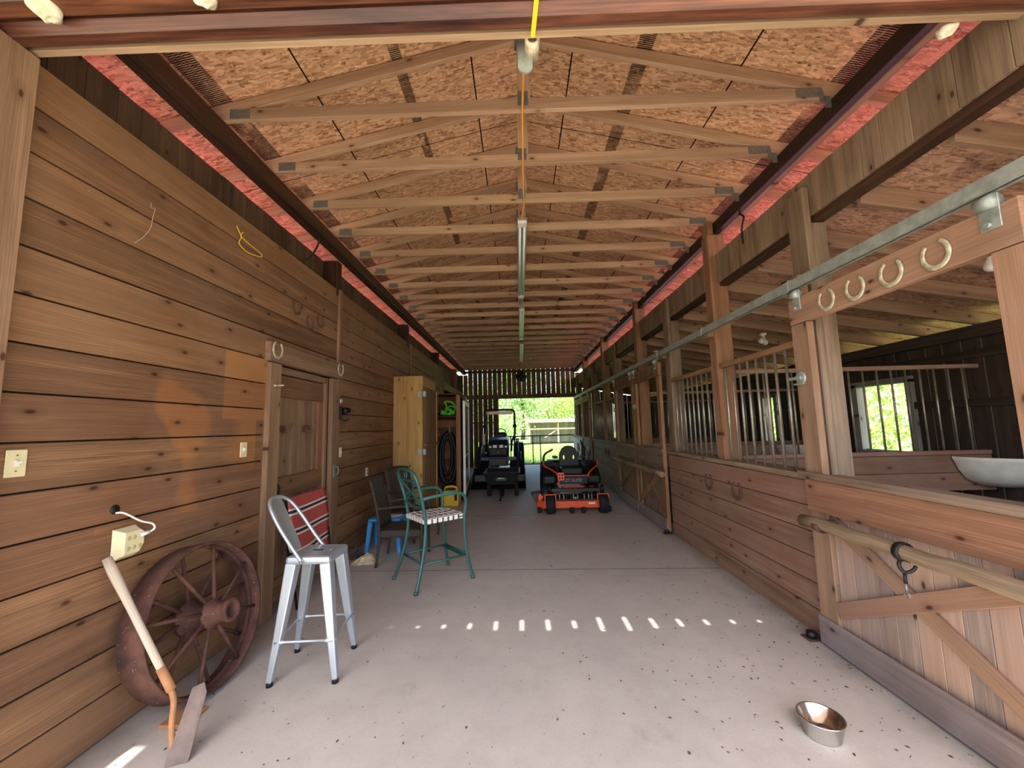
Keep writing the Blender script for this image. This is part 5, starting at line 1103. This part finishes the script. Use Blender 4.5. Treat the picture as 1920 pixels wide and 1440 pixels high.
t = thing('field_shed', 'weathered open-fronted shed standing in the pasture beyond the gate', 'shed', (4.0, 42, -.16)); S = M['oldshed']
b = MB()
for k in range(30): b.box((1.0 + .2 * k, 43.4, -.2), (1.0 + .2 * k + .188, 43.45, 1.95), 'z')
b.build('back_boards', S, t)
for s, x in ((0, 1.0), (1, 6.9)): b = MB(); b.box((x, 40.1, -.2), (x + .05, 43.4, 2.0), 'y'); b.build('side_wall', S, t)
for x in (1.0, 3.9, 6.85): b = MB(); b.box((x, 40.0, -.2), (x + .14, 40.14, 2.1), 'z'); b.build('post', M['strip'], t)
b = MB(); b.box((.6, 39.6, 2.18), (7.4, 43.9, 2.26)); b.box((.62, 39.58, 1.95), (7.38, 39.62, 2.2), 'x'); b.build('roof', M['tin'], t)
b = MB(); b.box((1.0, 40.02, 1.22), (6.9, 40.08, 1.36), 'x'); b.build('front_rail', M['strip'], t)
b = MB(); b.beam((2.6, 40.2, .4), (4.0, 40.2, 1.25), .05, .1); b.build('brace', M['strip'], t)
def tree(x, y, h, r, n, ls, label, cat='tree', mat='leaf', z0=.28, seed=0, grp='trees beyond the barn'):
    rr = random.Random(seed); t = thing('tree' if cat == 'tree' else 'bush', label, cat, (x, y, -.16), 0, grp)
    bb = MB(); bb.tube([(x + .15 * math.sin(k), y, -.2 + h * .75 * k / 5) for k in range(6)], [h * .03 * (1 - k / 7) for k in range(6)], 8); bb.build('trunk', M['bark'], t)
    bb = MB(); cl = []
    for k in range(26):
        while True:
            p = Vector((rr.uniform(-1, 1), rr.uniform(-1, 1), rr.uniform(-1, 1)))
            if p.length < 1: break
        cl.append(Vector((x + p.x * r, y + p.y * r, h * (z0 + 1) / 2 + p.z * h * (1 - z0) / 2)))
    for k in range(n):
        c = rr.choice(cl) + Vector((rr.gauss(0, 1), rr.gauss(0, 1), rr.gauss(0, .8))) * (r * .2)
        a = Vector((rr.gauss(0, 1), rr.gauss(0, 1), rr.gauss(0, 1))).normalized(); u = a.orthogonal().normalized(); w = a.cross(u); L = ls * rr.uniform(.6, 1.3)
        if c.z < -.1: c.z = rr.uniform(0, .3)
        bb._add([c - u * L, c - w * L * .5, c + u * L, c + w * L * .5], [(0, 1, 2, 3)], [(0, 0, 0)] * 4)
    bb.build('crown', M[mat], t)
tree(-5.0, 48, 9, 4.5, 3600, .22, 'leafy green tree beyond the pasture, left of the old shed', seed=1)
tree(.5, 52, 11, 4.5, 3600, .22, 'tall green tree behind the left end of the old shed', seed=2)
tree(8.5, 54, 9, 4.5, 3200, .22, 'broad green tree behind the right end of the old shed', seed=4, mat='leaf2')
tree(-1.2, 36, 3.2, 1.6, 1800, .13, 'low green bush in the pasture beside the left shed post', 'bush', z0=0, seed=5)
tree(4.5, 60, 6.5, 5, 2600, .22, 'hazy low tree filling the gap behind the old shed', seed=6, mat='leaf2', z0=.1)
tree(-12, 46, 8, 5, 2600, .22, 'leafy tree seen through the slats at the far left', seed=12, z0=.05)
tree(10.5, 12.3, 4.4, 2.3, 3600, .10, 'bright leafy bush outside the nearest stall window', 'bush', 'leaf2', -.05, 7, 'bushes outside the stalls')
tree(11.5, 17.5, 4.6, 2.5, 2600, .12, 'bright leafy bush outside the second stall window', 'bush', 'leaf2', -.05, 8, 'bushes outside the stalls')
tree(15, 9.2, 5.5, 3.0, 2400, .14, 'bright leafy tree farther off outside the nearest stall window', 'tree', 'leaf2', 0, 9, 'bushes outside the stalls')
tree(12, 25, 5, 3, 1800, .14, 'bright leafy tree outside the last stall windows', 'tree', 'leaf2', 0, 10, 'bushes outside the stalls')
rr = random.Random(5); b = MB()
for k in range(9000):
    y = 16.9 + 14 * rr.random() ** 1.6; x = rr.uniform(-5, 7); h = rr.uniform(.15, .5); a = rr.uniform(0, PI); w = rr.uniform(.006, .014); d = Vector((math.cos(a), math.sin(a), 0)) * w; l = Vector((rr.gauss(0, .08), rr.gauss(0, .08), 0)); p = Vector((x, y, -.17))
    b._add([p - d, p + d, p + l + Vector((0, 0, h))], [(0, 1, 2)], [(0, 0, 0)] * 3)
tag(b.build('grass', M['blade'], kind='stuff'), 'tall pasture grass growing beyond the farm gate', 'grass', None, 'stuff')

# ---------------------------------------------------------------- light, sky, camera
W = bpy.data.worlds.new('sky'); SC.world = W; W.use_nodes = True; nt = W.node_tree
sky = nt.nodes.new('ShaderNodeTexSky'); sky.sky_type = 'NISHITA'; sky.sun_disc = False; sky.sun_elevation = math.radians(54); sky.sun_rotation = math.radians(190); sky.air_density = 1.0; sky.dust_density = 2.0
bgn = nt.nodes['Background']; nt.links.new(sky.outputs[0], bgn.inputs[0]); bgn.inputs[1].default_value = SKY_S
sd = bpy.data.lights.new('sun', 'SUN'); sd.energy = SUN_S; sd.angle = math.radians(.45); sd.color = (1.0, .95, .86)
so = bpy.data.objects.new('sun', sd); COL.objects.link(so); so.rotation_euler = Vector((.14, .70, -1)).to_track_quat('-Z', 'Y').to_euler(); so.location = (-2, -10, 14)

cd = bpy.data.cameras.new('camera'); cam = bpy.data.objects.new('camera', cd); COL.objects.link(cam); SC.camera = cam
cd.sensor_fit = 'HORIZONTAL'; cd.sensor_width = 36; cd.lens = 735.0 / 1920 * 36; cd.clip_start = .05; cd.clip_end = 400
r = Vector((0.99955739, 0.01747675, -0.02407452)); u = Vector((0.02581353, -0.10725855, 0.993896)); f = Vector((-0.01478787, 0.99407755, 0.10766221))
cam.matrix_world = Matrix(((r.x, u.x, -f.x, 0), (r.y, u.y, -f.y, 0), (r.z, u.z, -f.z, 1.6), (0, 0, 0, 1)))
vs_ = SC.view_settings; vs_.view_transform = 'Standard'; vs_.look = 'None'; vs_.exposure = EXPO; vs_.gamma = 1; vs_.use_curve_mapping = False
SC.cycles.max_bounces = 8; SC.cycles.diffuse_bounces = 6; SC.cycles.glossy_bounces = 4; SC.cycles.transmission_bounces = 6; SC.cycles.use_denoising = True
